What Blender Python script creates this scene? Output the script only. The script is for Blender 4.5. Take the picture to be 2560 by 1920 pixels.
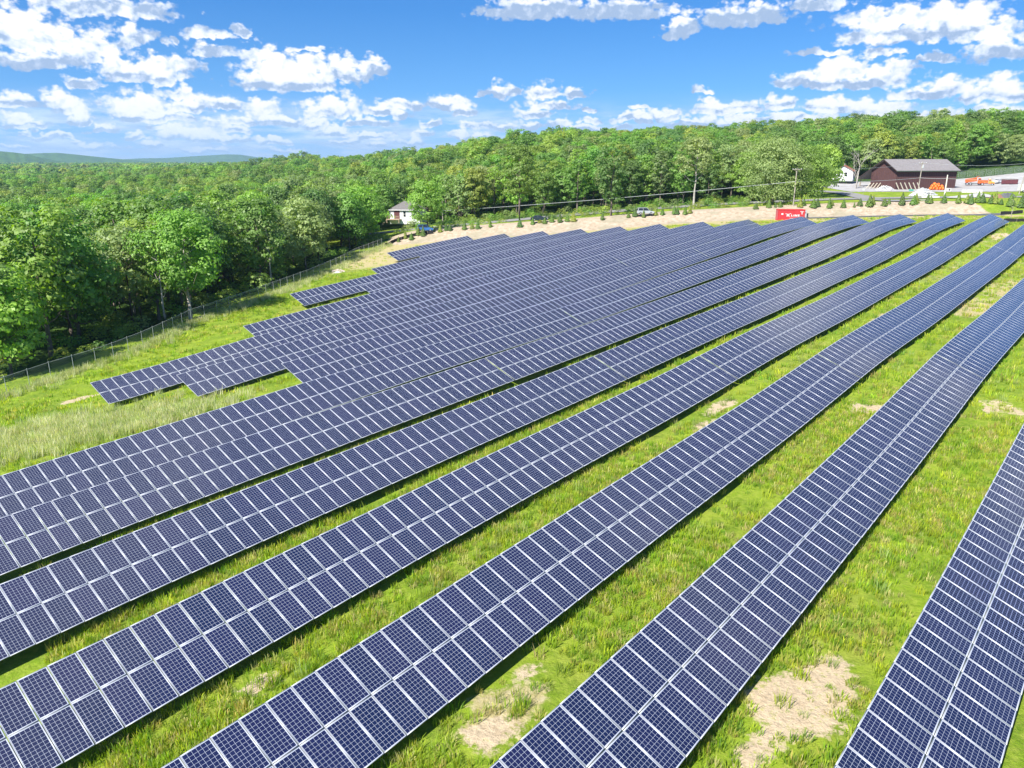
import bpy, math, random
import numpy as np
from mathutils import Vector, Matrix
for _o in list(bpy.data.objects):
    bpy.data.objects.remove(_o)
SC = bpy.context.scene
COL = SC.collection
R = math.radians
rng = np.random.default_rng(7)
random.seed(7)

# ------------------------------------------------------------------ camera
F_PX, PITCH, CAM_Z = 1890.0, R(16.4496), 20.0
cam_data = bpy.data.cameras.new('camera')
cam_data.sensor_width = 36.0
cam_data.lens = F_PX / 2560.0 * 36.0
cam_data.clip_end = 30000.0
cam_data.clip_start = 0.5
cam = bpy.data.objects.new('camera', cam_data)
COL.objects.link(cam)
cam.location = (0, 0, CAM_Z)
cam.rotation_euler = (R(90) - PITCH, 0, 0)
SC.camera = cam

# ------------------------------------------------------------------ sun, exposure
SUN_AZ, SUN_EL = R(222), R(47)      # azimuth clockwise from +Y (the view direction)
sun_data = bpy.data.lights.new('sun', 'SUN')
sun_data.energy = 5.0
sun_data.angle = R(0.55)
sun_data.color = (1.0, 0.955, 0.88)
sun = bpy.data.objects.new('sun', sun_data)
COL.objects.link(sun)
sun.location = (-80, -80, 120)
_sd = Vector((math.sin(SUN_AZ)*math.cos(SUN_EL), math.cos(SUN_AZ)*math.cos(SUN_EL), math.sin(SUN_EL)))
sun.rotation_euler = (-_sd).to_track_quat('-Z', 'Y').to_euler()
SC.view_settings.view_transform = 'Standard'
SC.view_settings.look = 'None'
SC.view_settings.exposure = 1.08
SC.view_settings.gamma = 1.0
SC.cycles.max_bounces = 6
SC.cycles.diffuse_bounces = 2
SC.cycles.glossy_bounces = 2
SC.cycles.transmission_bounces = 3
SC.cycles.transparent_max_bounces = 6
SC.cycles.volume_bounces = 0
SC.cycles.use_denoising = True

# ------------------------------------------------------------------ small helpers
def tag(o, label=None, cat=None, group=None, kind=None):
    if label: o['label'] = label
    if cat: o['category'] = cat
    if group: o['group'] = group
    if kind: o['kind'] = kind
    return o
def link(name, me, mats=None, parent=None, loc=(0, 0, 0), rot=(0, 0, 0)):
    o = bpy.data.objects.new(name, me)
    COL.objects.link(o)
    if mats is not None and not me.materials:
        for m in (mats if isinstance(mats, (list, tuple)) else [mats]): me.materials.append(m)
    if parent is not None: o.parent = parent
    o.location = loc; o.rotation_euler = rot
    return o
def empty(name, loc, rz=0.0, label=None, cat=None, group=None):
    o = bpy.data.objects.new(name, None)
    COL.objects.link(o)
    o.empty_display_size = 0.3
    o.location = loc; o.rotation_euler = (0, 0, rz)
    return tag(o, label, cat, group)
def mesh_np(name, verts, quads=None, tris=None, uv=None, midx=None, smooth=False):
    """mesh from numpy arrays; quads (n,4) and/or tris (m,3)"""
    me = bpy.data.meshes.new(name)
    verts = np.asarray(verts, np.float32).reshape(-1, 3)
    nq = 0 if quads is None else len(quads); nt = 0 if tris is None else len(tris)
    me.vertices.add(len(verts)); me.vertices.foreach_set('co', verts.ravel())
    loops = []
    if nq: loops.append(np.asarray(quads, np.int32).ravel())
    if nt: loops.append(np.asarray(tris, np.int32).ravel())
    loops = np.concatenate(loops) if loops else np.zeros(0, np.int32)
    me.loops.add(len(loops)); me.loops.foreach_set('vertex_index', loops)
    tot = np.concatenate([np.full(nq, 4, np.int32), np.full(nt, 3, np.int32)])
    st = np.concatenate([[0], np.cumsum(tot)[:-1]]).astype(np.int32) if len(tot) else tot
    me.polygons.add(nq + nt)
    me.polygons.foreach_set('loop_start', st)
    me.polygons.foreach_set('loop_total', tot)
    if midx is not None: me.polygons.foreach_set('material_index', np.asarray(midx, np.int32))
    if smooth: me.polygons.foreach_set('use_smooth', np.ones(nq + nt, bool))
    if uv is not None:
        l = me.uv_layers.new(name='UVMap'); l.data.foreach_set('uv', np.asarray(uv, np.float32).ravel())
    me.update(calc_edges=True); me.validate()
    return me
class MB:
    """collects boxes, prisms and tubes; build() makes ONE mesh"""
    def __init__(s): s.v = []; s.f = []; s.m = []; s.n = 0
    def add(s, vs, fs, m=0):
        s.v += [tuple(p) for p in vs]; s.f += [tuple(i + s.n for i in f) for f in fs]; s.m += [m]*len(fs); s.n += len(vs)
        return s
    def box(s, c, d, m=0, rz=0.0, mat=None):
        hx, hy, hz = d[0]/2, d[1]/2, d[2]/2
        P = [Vector((sx*hx, sy*hy, sz*hz)) for sz in (-1, 1) for sy in (-1, 1) for sx in (-1, 1)]
        M = mat if mat is not None else Matrix.Rotation(rz, 3, 'Z')
        P = [M @ p + Vector(c) for p in P]
        return s.add(P, [(0, 2, 3, 1), (4, 5, 7, 6), (0, 1, 5, 4), (2, 6, 7, 3), (0, 4, 6, 2), (1, 3, 7, 5)], m)
    def bar(s, a, b, w, h=None, m=0):
        a, b = Vector(a), Vector(b); d = b - a
        if d.length < 1e-6: return s
        q = d.to_track_quat('X', 'Z').to_matrix()
        return s.box((a + b)/2, (d.length, w, h or w), m, mat=q)
    def tube(s, pts, rad, n=7, m=0, cap=True):
        pts = [Vector(p) for p in pts]
        rads = rad if isinstance(rad, (list, tuple)) else [rad]*len(pts)
        vs = []; fs = []
        for i, p in enumerate(pts):
            d = (pts[min(i + 1, len(pts) - 1)] - pts[max(i - 1, 0)])
            q = d.to_track_quat('Z', 'Y').to_matrix() if d.length > 1e-9 else Matrix.Identity(3)
            for k in range(n):
                t = 2*math.pi*k/n
                vs.append(p + q @ Vector((math.cos(t)*rads[i], math.sin(t)*rads[i], 0)))
        for i in range(len(pts) - 1):
            for k in range(n):
                k2 = (k + 1) % n
                fs.append((i*n + k, i*n + k2, (i + 1)*n + k2, (i + 1)*n + k))
        if cap: fs += [tuple(range(n))[::-1], tuple((len(pts) - 1)*n + k for k in range(n))]
        return s.add(vs, fs, m)
    def prism(s, prof, y0, y1, m=0):
        """profile of (x, z) points extruded from y0 to y1"""
        n = len(prof)
        vs = [(x, y0, z) for x, z in prof] + [(x, y1, z) for x, z in prof]
        fs = [tuple(range(n)), tuple(range(2*n - 1, n - 1, -1))] + [(i, i + n, (i + 1) % n + n, (i + 1) % n) for i in range(n)]
        return s.add(vs, fs, m)
    def mesh(s, name, smooth=False):
        me = bpy.data.meshes.new(name); me.from_pydata(s.v, [], s.f)
        me.polygons.foreach_set('material_index', s.m)
        if smooth: me.polygons.foreach_set('use_smooth', [True]*len(s.f))
        import bmesh
        b = bmesh.new(); b.from_mesh(me); bmesh.ops.recalc_face_normals(b, faces=b.faces); b.to_mesh(me); b.free()
        me.update(); return me
    def build(s, name, mats, parent=None, loc=(0, 0, 0), rot=(0, 0, 0), bevel=0.0, smooth=False):
        o = link(name, s.mesh(name, smooth), mats, parent, loc, rot)
        if bevel:
            bv = o.modifiers.new('bevel', 'BEVEL'); bv.width = bevel; bv.segments = 2; bv.limit_method = 'ANGLE'
        return o

# node helpers
class NT:
    def __init__(s, tree): s.t = tree; s.N = tree.nodes; s.L = tree.links
    def n(s, typ, **kw):
        x = s.N.new(typ)
        for k, v in kw.items(): setattr(x, k, v)
        return x
    def put(s, sock, v):
        if hasattr(v, 'is_output') or isinstance(v, bpy.types.NodeSocket): s.L.new(v, sock)
        else: sock.default_value = v
    def math(s, op, a, b=0.0, c=None, clamp=False):
        x = s.n('ShaderNodeMath', operation=op, use_clamp=clamp)
        s.put(x.inputs[0], a); s.put(x.inputs[1], b)
        if c is not None: s.put(x.inputs[2], c)
        return x.outputs[0]
    def mapr(s, v, a, b, c=0.0, d=1.0, smooth=False):
        x = s.n('ShaderNodeMapRange', interpolation_type='SMOOTHSTEP' if smooth else 'LINEAR')
        for i, q in enumerate((v, a, b, c, d)): s.put(x.inputs[i], q)
        return x.outputs[0]
    def noise(s, vec, scale, detail=3.0, rough=0.55, lac=2.0, dim='3D', dist=0.0):
        x = s.n('ShaderNodeTexNoise', noise_dimensions=dim)
        if vec is not None: s.L.new(vec, x.inputs['Vector'])
        x.inputs['Scale'].default_value = scale; x.inputs['Detail'].default_value = detail
        x.inputs['Roughness'].default_value = rough; x.inputs['Lacunarity'].default_value = lac; x.inputs['Distortion'].default_value = dist
        return x.outputs['Fac']
    def mix(s, f, a, b, blend='MIX'):
        x = s.n('ShaderNodeMix', data_type='RGBA', blend_type=blend)
        s.put(x.inputs[0], f); s.put(x.inputs[6], a); s.put(x.inputs[7], b)
        return x.outputs[2]
    def ramp(s, f, stops):
        x = s.n('ShaderNodeValToRGB'); e = x.color_ramp.elements
        while len(e) > 1: e.remove(e[-1])
        e[0].position, e[0].color = stops[0][0], (*stops[0][1], 1)
        for p, c in stops[1:]:
            k = e.new(p); k.color = (*c, 1)
        s.L.new(f, x.inputs[0]); return x.outputs[0]
def new_mat(name):
    m = bpy.data.materials.new(name); m.use_nodes = True
    nt = NT(m.node_tree); b = nt.N['Principled BSDF']
    return m, nt, b
def simple_mat(name, col, rough=0.6, metal=0.0, var=0.12, scale=3.0, spec=0.4, bump=0.0, coords='Object', dirt=None):
    m, nt, b = new_mat(name)
    tc = nt.n('ShaderNodeTexCoord').outputs[coords]
    f = nt.noise(tc, scale, 5.0, 0.6)
    lo = tuple(c*(1 - var) for c in col); hi = tuple(min(1, c*(1 + var)) for c in col)
    c = nt.ramp(f, [(0.3, lo), (0.7, hi)])
    if dirt is not None:
        f2 = nt.noise(tc, scale*0.35, 6.0, 0.65)
        c = nt.mix(nt.mapr(f2, 0.48, 0.7, 0, 0.6, True), c, (*dirt, 1))
    nt.L.new(c, b.inputs['Base Color'])
    nt.L.new(nt.mapr(f, 0.2, 0.8, rough*0.85, min(1, rough*1.15)), b.inputs['Roughness'])
    b.inputs['Metallic'].default_value = metal
    b.inputs['Specular IOR Level'].default_value = spec
    if bump:
        bp = nt.n('ShaderNodeBump'); bp.inputs['Strength'].default_value = bump; bp.inputs['Distance'].default_value = 0.02
        nt.L.new(nt.noise(tc, scale*4, 4.0), bp.inputs['Height']); nt.L.new(bp.outputs[0], b.inputs['Normal'])
    return m
def sstep(a, b, x):
    t = np.clip((x - a)/(b - a), 0, 1); return t*t*(3 - 2*t)

# ------------------------------------------------------------------ world: Nishita sky with cumulus
CUMULUS = [(-30.82,7.03,2.59,1.78), (-28.35,6.6,3.46,1.55), (-24.54,7.25,1.43,0.96), (-30.34,5.57,2.78,0.87), (-28.09,5.84,1.58,0.83), (-26.15,8.81,4.46,0.92), (-23.66,8.96,1.36,0.74), (-20.45,7.75,1.44,0.57), (-18.29,8.03,0.73,0.49), (-22.65,7.33,0.39,0.3), (-20.21,6.7,1.69,0.69), (-17.03,6.66,2.1,0.89), (-13.98,7.18,1.03,0.28), (-24.4,5.22,2.94,1.03), (-22.69,5.79,2.36,0.79), (-26.1,5.41,0.96,1.21), (-27.77,4.57,1.16,0.57), (-23.37,4.74,0.93,0.38), (-16.24,5.42,2.56,1.68), (-14.11,5.5,2.26,1.63), (-11.62,5.66,2.12,1.36), (-10.03,5.98,1.24,0.99), (-15.39,4.75,3.46,0.83), (-31.74,3.46,0.94,0.59), (-29.18,3.51,1.57,0.73), (-24.67,3.1,2.65,1.31), (-21.93,3.98,1.52,0.68), (-19.96,3.64,1.81,0.7), (-17.21,2.99,1.71,1.11), (-16.18,2.55,1.9,0.63), (-12.4,3.32,2.31,1.31), (-9.37,3.32,1.81,0.6), (-7.58,3.55,1.82,0.69), (-4.64,3.72,2.02,0.69), (-3.42,3.22,1.11,0.56), (-2.49,4.45,0.74,0.39), (-0.52,4.56,1.29,0.82), (-32.04,2.33,0.81,0.6), (-28.46,2.4,0.87,0.87), (-26.81,2.06,0.75,0.38), (-21.92,1.53,2.61,0.79), (-19.95,2.27,1.16,0.44), (-13.57,2.25,1.06,0.5), (-10.38,2.47,1.72,0.51), (-5.99,2.44,0.74,0.37), (-29.75,1.32,0.71,0.37), (-28.65,1.02,0.61,0.46), (-27.25,0.8,0.75,0.34), (-24.52,0.95,1.09,0.3), (-11.74,1.19,1.26,0.37), (-6.5,1.81,0.92,0.38), (-31.56,1.58,0.82,0.32), (-23.62,2.64,3.02,0.52), (-19.01,1.39,1.69,0.32), (-2.69,2.32,1.12,0.38), (-3.53,1.55,1.31,0.33), (-32.19,0.65,0.95,0.24), (-21,0.65,1.49,0.27), (-15.72,0.61,1.58,0.23), (1.6,9.65,4.1,1.09), (7.15,9.57,4.53,0.92), (11.73,8.36,1.46,0.84), (10.82,8.06,0.69,0.38), (15.62,8.91,3.6,1.03), (19.9,9.41,2.03,0.72), (26.08,8.25,5.14,1.16), (24.89,7.43,3.47,0.95), (28.7,7.41,3.49,1.19), (30.94,6.19,1.96,1.33), (20.61,6.72,2.2,0.31), (27.65,6.09,1.06,0.48), (26.5,6.1,0.58,0.36), (24.21,6.5,0.9,0.51), (19.65,4.94,1.77,0.77), (22.18,5.21,2.32,1.5), (24.27,4.95,1.95,1.03), (25.53,5.56,1.03,0.53), (22.53,4.64,3.67,0.55), (27.93,4.13,1.84,1.01), (31.07,3.81,2.5,1.14), (26.66,3.96,2.45,0.49), (14.86,3.32,2.4,0.81), (18.48,3.52,1.4,0.7), (21.25,3.43,1.51,0.86), (24.52,3,2.41,1.02), (13.07,4.47,0.96,0.45), (13.57,4,0.7,0.36), (9.17,3.48,1.08,0.3), (11.13,2.79,1.07,0.37), (12.11,2.38,1.42,0.41), (15.82,2.84,1.03,0.36), (18.84,2.82,1.4,0.4), (15.57,2.22,1.71,0.41), (5.79,2.64,0.83,0.42), (5.44,3.33,0.46,0.28), (4.1,4.42,1.19,0.46), (1.81,4.43,1.56,0.96), (1.49,3.16,1.85,0.65), (3.82,2.44,1.39,0.47), (1,2.29,1.49,0.47), (9.22,2.55,0.72,0.3), (28.14,2.65,1.28,0.58), (29.5,2.05,1.53,0.45), (26.24,2.15,1.19,0.34), (31.22,2.84,1.6,0.56), (7.44,2.18,1.1,0.28), (21.32,2.76,1.44,0.31), (2.47,3.69,2.21,0.46), (-35.13,2.86,1.63,0.45), (-34.86,1.67,1.15,0.3), (-33.79,3.4,2.02,0.48), (-32.3,3.33,2.4,0.67), (-31.27,1.98,1.57,0.32), (-30.02,1.36,1.57,0.28), (-28.81,3.04,1.24,0.65), (-27.52,0.65,1.13,0.21), (-26.84,1.82,0.94,0.37), (-25.44,1.49,0.8,0.42), (-24.75,2.84,1.21,0.46), (-23.29,2.02,1.36,0.37), (-23.06,3.21,1.05,0.65), (-21.6,3.26,1.57,0.69), (-20.32,1.27,1.39,0.39), (-19.11,1.9,0.98,0.45), (-18.65,2.54,1.7,0.45), (-16.83,1.14,0.98,0.4), (-16.21,2.6,1.69,0.61), (-14.47,2.63,1.98,0.39), (-13.69,2.97,1.49,0.54), (-12.87,3.28,1.44,0.52), (-12.31,1.78,1.44,0.51), (-10.24,1.52,1.75,0.31), (-9.27,1.04,0.97,0.25), (-8.15,2.92,1.08,0.53), (-9.59,1.74,1.33,0.31), (-7.02,1.37,1.1,0.28), (-6.8,1.23,0.95,0.44), (-3.78,1.72,1.21,0.44), (-2.23,1.47,1.52,0.36), (-1.05,2.15,1.4,0.49), (0.72,0.91,0.58,0.26), (1.54,1.25,0.65,0.3), (3.76,2.41,1.27,0.43), (5.07,2.06,1.73,0.54), (8.75,2.82,1.36,0.6), (10.46,3.03,1.67,0.6), (13.07,2.31,1.44,0.34), (14.09,2.59,1.49,0.58), (16.04,2.62,1.52,0.52), (19.46,2.58,1.61,0.48), (21.23,2.22,1.49,0.49), (22.38,3.19,2.1,0.68), (24.59,2.48,1.16,0.35), (26.03,2.22,1.89,0.37), (29.38,2.22,0.84,0.37), (31.36,2.55,1.59,0.47), (32.55,2.53,2.11,0.4), (35.47,2.23,1.01,0.41)]
def build_world():
    w = bpy.data.worlds.new('World'); SC.world = w; w.use_nodes = True
    nt = NT(w.node_tree); bg = nt.N['Background']
    sky = nt.n('ShaderNodeTexSky', sky_type='NISHITA', sun_disc=False)
    sky.sun_elevation = SUN_EL; sky.sun_rotation = SUN_AZ
    sky.air_density = 1.0; sky.dust_density = 0.2; sky.ozone_density = 2.5
    dirv = nt.n('ShaderNodeTexCoord').outputs['Generated']
    lift = nt.n('ShaderNodeVectorMath', operation='MULTIPLY_ADD'); nt.L.new(dirv, lift.inputs[0]); lift.inputs[1].default_value = (1, 1, .9); lift.inputs[2].default_value = (0, 0, .16)
    nt.L.new(lift.outputs[0], sky.inputs['Vector'])
    def field_group():
        g = bpy.data.node_groups.new('cumulus_field', 'ShaderNodeTree')
        g.interface.new_socket('P', in_out='INPUT', socket_type='NodeSocketVector')
        g.interface.new_socket('F', in_out='OUTPUT', socket_type='NodeSocketFloat')
        q = NT(g); gi = q.n('NodeGroupInput'); go = q.n('NodeGroupOutput'); P = gi.outputs[0]
        # ragged outline: displace the lookup a little
        wv = q.n('ShaderNodeTexNoise', noise_dimensions='2D'); q.L.new(P, wv.inputs['Vector']); wv.inputs['Scale'].default_value = .55; wv.inputs['Detail'].default_value = 3; wv.inputs['Roughness'].default_value = .62
        off = q.n('ShaderNodeVectorMath', operation='SUBTRACT'); q.L.new(wv.outputs['Color'], off.inputs[0]); off.inputs[1].default_value = (.5, .5, .5)
        sc = q.n('ShaderNodeVectorMath', operation='MULTIPLY'); q.L.new(off.outputs[0], sc.inputs[0]); sc.inputs[1].default_value = (2.6, 1.0, 0)
        Pd = q.n('ShaderNodeVectorMath', operation='ADD'); q.L.new(P, Pd.inputs[0]); q.L.new(sc.outputs[0], Pd.inputs[1]); Pd = Pd.outputs[0]
        best = None
        for a, e, ra, re in CUMULUS:
            v = q.n('ShaderNodeVectorMath', operation='MULTIPLY_ADD'); q.L.new(Pd, v.inputs[0]); v.inputs[1].default_value = (1/ra, 1/re, 0); v.inputs[2].default_value = (-a/ra, -e/re, 0)
            v2 = q.n('ShaderNodeVectorMath', operation='MULTIPLY'); q.L.new(v.outputs[0], v2.inputs[0]); v2.inputs[1].default_value = (-1, -2.6, 0)
            v3 = q.n('ShaderNodeVectorMath', operation='MAXIMUM'); q.L.new(v.outputs[0], v3.inputs[0]); q.L.new(v2.outputs[0], v3.inputs[1])
            ln = q.n('ShaderNodeVectorMath', operation='LENGTH'); q.L.new(v3.outputs[0], ln.inputs[0]); d = ln.outputs['Value']
            best = d if best is None else q.math('MINIMUM', best, d)
        f = q.math('SUBTRACT', 1.34, best)
        f = q.math('MAXIMUM', f, -0.6)
        # puffs
        st = q.n('ShaderNodeVectorMath', operation='MULTIPLY'); q.L.new(P, st.inputs[0]); st.inputs[1].default_value = (1.0, 1.45, 1)
        vo = q.n('ShaderNodeTexVoronoi', voronoi_dimensions='2D', feature='F1'); q.L.new(st.outputs[0], vo.inputs['Vector']); vo.inputs['Scale'].default_value = .95; pass
        vo.inputs['Detail'].default_value = 2; vo.inputs['Roughness'].default_value = .55
        n = q.noise(st.outputs[0], 1.3, 5, .6, dim='2D')
        f = q.math('ADD', f, q.math('MULTIPLY', q.math('SUBTRACT', .42, vo.outputs['Distance']), .62))
        f = q.math('ADD', f, q.math('MULTIPLY', q.math('SUBTRACT', n, .5), .8))
        q.L.new(f, go.inputs[0]); return g
    g = field_group()
    sep = nt.n('ShaderNodeSeparateXYZ'); nt.L.new(dirv, sep.inputs[0])
    az = nt.math('MULTIPLY', nt.math('ARCTAN2', sep.outputs[0], sep.outputs[1]), 57.29578)
    el = nt.math('MULTIPLY', nt.math('ARCSINE', sep.outputs[2]), 57.29578)
    P = nt.n('ShaderNodeCombineXYZ'); nt.L.new(az, P.inputs[0]); nt.L.new(el, P.inputs[1])
    def fld(dx, dy):
        v = nt.n('ShaderNodeVectorMath', operation='ADD'); nt.L.new(P.outputs[0], v.inputs[0]); v.inputs[1].default_value = (dx, dy, 0)
        x = nt.n('ShaderNodeGroup'); x.node_tree = g; nt.L.new(v.outputs[0], x.inputs[0]); return x.outputs[0]
    f0 = fld(0, 0)
    dn = nt.n('ShaderNodeCombineXYZ'); dn.inputs[0].default_value = .12; nt.L.new(nt.math('MULTIPLY_ADD', el, -.085, -.10), dn.inputs[1])
    vd = nt.n('ShaderNodeVectorMath', operation='ADD'); nt.L.new(P.outputs[0], vd.inputs[0]); nt.L.new(dn.outputs[0], vd.inputs[1])
    xg = nt.n('ShaderNodeGroup'); xg.node_tree = g; nt.L.new(vd.outputs[0], xg.inputs[0]); f1 = xg.outputs[0]
    # cloud deck over the rest of the sky (behind and above the camera)
    pl = nt.n('ShaderNodeVectorMath', operation='DIVIDE'); nt.L.new(dirv, pl.inputs[0])
    zc = nt.math('MAXIMUM', nt.math('ADD', sep.outputs[2], .06), .05); zz = nt.n('ShaderNodeCombineXYZ')
    for i in range(3): nt.L.new(zc, zz.inputs[i])
    nt.L.new(zz.outputs[0], pl.inputs[1])
    deck = nt.noise(pl.outputs[0], 1.15, 7, .58, dim='2D')
    away = nt.math('MAXIMUM', nt.mapr(el, 13, 17, 0, 1, True), nt.mapr(nt.math('ABSOLUTE', az), 45, 50, 0, 1, True))
    fd = nt.math('ADD', nt.math('MULTIPLY', nt.math('SUBTRACT', deck, .55), 2.6), nt.math('MULTIPLY', nt.math('SUBTRACT', away, 1.0), 3.0))
    d0 = nt.mapr(f0, -.04, .46, 0, 1, True)
    # thin low bank of far cloud
    lb = nt.n('ShaderNodeVectorMath', operation='MULTIPLY'); nt.L.new(P.outputs[0], lb.inputs[0]); lb.inputs[1].default_value = (.16, .95, 1)
    lbn = nt.noise(lb.outputs[0], 1.0, 6, .6, dim='2D')
    dl = nt.math('MULTIPLY', nt.mapr(lbn, .34, .60, 0, .85, True), nt.math('MULTIPLY', nt.mapr(el, 2.0, 4.6, 1, 0, True), nt.mapr(az, -6, 10, 1, .62, True)))
    dl0 = dl
    dd = nt.math('MULTIPLY', nt.mapr(fd, 0, .4, 0, 1, True), nt.mapr(el, 0, 4, 0, 1))
    # shading painted into the cloud colour by a lookup below: white crowns, grey undersides
    sh = nt.mapr(nt.math('MULTIPLY_ADD', f0, -.25, f1), .62, -.28, 0, 1, False)
    fine = nt.noise(P.outputs[0], 1.5, 5, .6, dim='2D')
    sh = nt.math('ADD', sh, nt.math('MULTIPLY', nt.math('SUBTRACT', fine, .5), .9), clamp=True)
    cc = nt.ramp(sh, [(0.0, (.56, .56, .56)), (.30, (.52, .525, .54)), (.62, (.40, .45, .54)), (1.0, (.20, .27, .39))])
    # clear air: deeper blue high up, paler towards the horizon
    tint = nt.ramp(nt.mapr(el, 0, 30, 0, 1), [(0, (.98, 1.0, 1.02)), (.06, (.70, .90, 1.02)), (.16, (.42, .78, 1.02)), (.33, (.25, .65, 1.0)), (1, (.30, .65, 1.0))])
    sk = nt.n('ShaderNodeVectorMath', operation='MULTIPLY'); nt.L.new(sky.outputs[0], sk.inputs[0]); nt.L.new(tint, sk.inputs[1])
    sk2 = nt.n('ShaderNodeVectorMath', operation='SCALE'); nt.L.new(sk.outputs[0], sk2.inputs[0]); sk2.inputs['Scale'].default_value = .09/.12
    cs = nt.n('ShaderNodeVectorMath', operation='SCALE'); nt.L.new(cc, cs.inputs[0]); cs.inputs['Scale'].default_value = 1/.12
    # far clouds sink into the pale air near the horizon
    veil = nt.mapr(el, 0, 4.5, .42, 0, True)
    cfar = nt.mix(veil, cs.outputs[0], (.30/.12, .42/.12, .57/.12, 1))
    lowc = nt.mix(nt.mapr(nt.noise(lb.outputs[0], 2.3, 4, .6, dim='2D'), .35, .65, 0, 1), (.40/.12, .47/.12, .55/.12, 1), (.28/.12, .36/.12, .49/.12, 1))
    skl = nt.mix(dl0, sk2.outputs[0], lowc)
    c = nt.mix(d0, skl, cfar)
    nt.L.new(c, bg.inputs[0]); bg.inputs[1].default_value = .12
    # the rest of the dome: clear air with the cloud deck
    dsh = nt.ramp(nt.mapr(deck, .6, .8, 0, 1), [(0.0, (.62, .62, .62)), (.5, (.45, .48, .54)), (1.0, (.24, .29, .38))])
    ds = nt.n('ShaderNodeVectorMath', operation='SCALE'); nt.L.new(dsh, ds.inputs[0]); ds.inputs['Scale'].default_value = 1/.12
    c2 = nt.mix(dd, sk2.outputs[0], ds.outputs[0])
    bg2 = nt.n('ShaderNodeBackground'); nt.L.new(c2, bg2.inputs[0]); bg2.inputs[1].default_value = .12
    ms = nt.n('ShaderNodeMixShader'); nt.L.new(nt.math('MULTIPLY', nt.math('MULTIPLY', nt.math('LESS_THAN', el, 13.0), nt.math('GREATER_THAN', el, -1.0)), nt.math('LESS_THAN', nt.math('ABSOLUTE', az), 46.0)), ms.inputs[0])
    nt.L.new(bg2.outputs[0], ms.inputs[1]); nt.L.new(bg.outputs[0], ms.inputs[2]); nt.L.new(ms.outputs[0], nt.N['World Output'].inputs[0])
    w.cycles.sampling_method = 'NONE'
build_world()


# ------------------------------------------------------------------ terrain height
TH = R(40.3785)                      # the panel rows run along U, V points to the side the panels face
UX, UY = math.sin(TH), math.cos(TH)
VX, VY = UY, -UX
TILT, HALF = R(22.005), 1.9842
ZT = np.array([
 [-14.12, -12.19, -10.25, -8.32, -6.44, -4.66, -3.03, -1.53, -0.13, 1.13, 2.25, 3.27, 4.25],
 [-12.65, -10.88, -9.1, -7.32, -5.51, -3.7, -1.98, -0.48, 0.72, 1.68, 2.55, 3.41, 4.29],
 [-11.18, -9.54, -7.91, -6.28, -4.61, -2.83, -0.99, 0.7, 1.47, 2.15, 2.8, 3.58, 4.43],
 [-9.72, -8.15, -6.6, -5.08, -3.61, -2.16, 0.09, 1.32, 2.29, 2.39, 3.12, 3.93, 4.72],
 [-8.27, -6.74, -5.21, -3.7, -2.2, -0.42, 1.16, 1.91, 2.92, 3.37, 4.0, 4.54, 5.07],
 [-6.78, -5.3, -3.79, -2.18, -0.64, 0.9, 1.74, 2.65, 3.89, 4.64, 4.91, 5.17, 5.47],
 [-5.19, -3.8, -2.44, -1.1, 0.74, 2.22, 2.76, 3.37, 4.25, 4.95, 5.37, 5.67, 5.94],
 [-3.57, -2.21, -0.84, 0.55, 2.04, 3.28, 3.95, 4.22, 4.96, 5.24, 5.67, 6.07, 6.43],
 [-1.89, -0.59, 0.73, 1.93, 3.33, 4.59, 5.22, 5.07, 5.66, 5.8, 6.14, 6.53, 6.93],
 [-0.16, 0.97, 2.09, 3.15, 4.37, 5.74, 6.59, 6.32, 6.64, 6.64, 6.87, 7.18, 7.51],
 [1.57, 2.53, 3.49, 4.47, 5.45, 6.48, 7.29, 7.58, 7.75, 7.76, 7.86, 8.03, 8.24],
 [3.27, 4.07, 4.86, 5.65, 6.39, 7.03, 7.52, 8.03, 8.64, 8.8, 8.9, 9.0, 9.13],
 [4.95, 5.56, 6.17, 6.75, 7.28, 7.76, 8.22, 8.67, 9.23, 9.59, 9.82, 9.98, 10.14],
 [6.57, 7.0, 7.43, 7.83, 8.22, 8.61, 9.01, 9.45, 9.89, 10.3, 10.63, 10.92, 11.18],
 [8.16, 8.41, 8.67, 8.93, 9.2, 9.5, 9.84, 10.21, 10.61, 11.02, 11.42, 11.81, 12.19],
 [9.73, 9.81, 9.91, 10.03, 10.19, 10.4, 10.66, 10.97, 11.34, 11.75, 12.21, 12.69, 13.18],])

def field_mid(a, c):
    """height of a row's middle line above datum at (u, v)"""
    a, c = np.broadcast_arrays(np.asarray(a, float), np.asarray(c, float))
    x = np.clip((a + 30)/20, 0.6, 14.4); y = np.clip((c + 180)/20, 0.6, 11.4)
    i = np.clip(np.floor(x), 1, 13).astype(int); k = np.clip(np.floor(y), 1, 10).astype(int)
    def w(t): return [(-t + 2*t*t - t**3)/2, (2 - 5*t*t + 3*t**3)/2, (t + 4*t*t - 3*t**3)/2, (-t*t + t**3)/2]
    wx, wy = w(x - i), w(y - k); o = 0
    for p in range(4):
        for q in range(4):
            o = o + wx[p]*wy[q]*ZT[np.clip(i - 1 + p, 0, 15), np.clip(k - 1 + q, 0, 12)]
    return o
FENCE = [(-75, 40), (-60, 70), (-56.2, 79), (-54.4, 86), (-51.5, 92.3), (-50.1, 100.7), (-49.7, 114.9), (-45.4, 127.7), (-42.5, 147.5), (-38.5, 170), (-37.8, 182.9), (-33.5, 203.3)]
BERM = [(-31, 201.5), (-9.4, 199.3), (17.4, 195.5), (44.2, 197.4), (81.3, 196.3), (103.5, 192.5), (114.5, 184), (135, 172)]
POLY = np.array(FENCE + BERM + [(150, 150), (175, 90), (140, -40), (-75, -40)], float)
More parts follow.
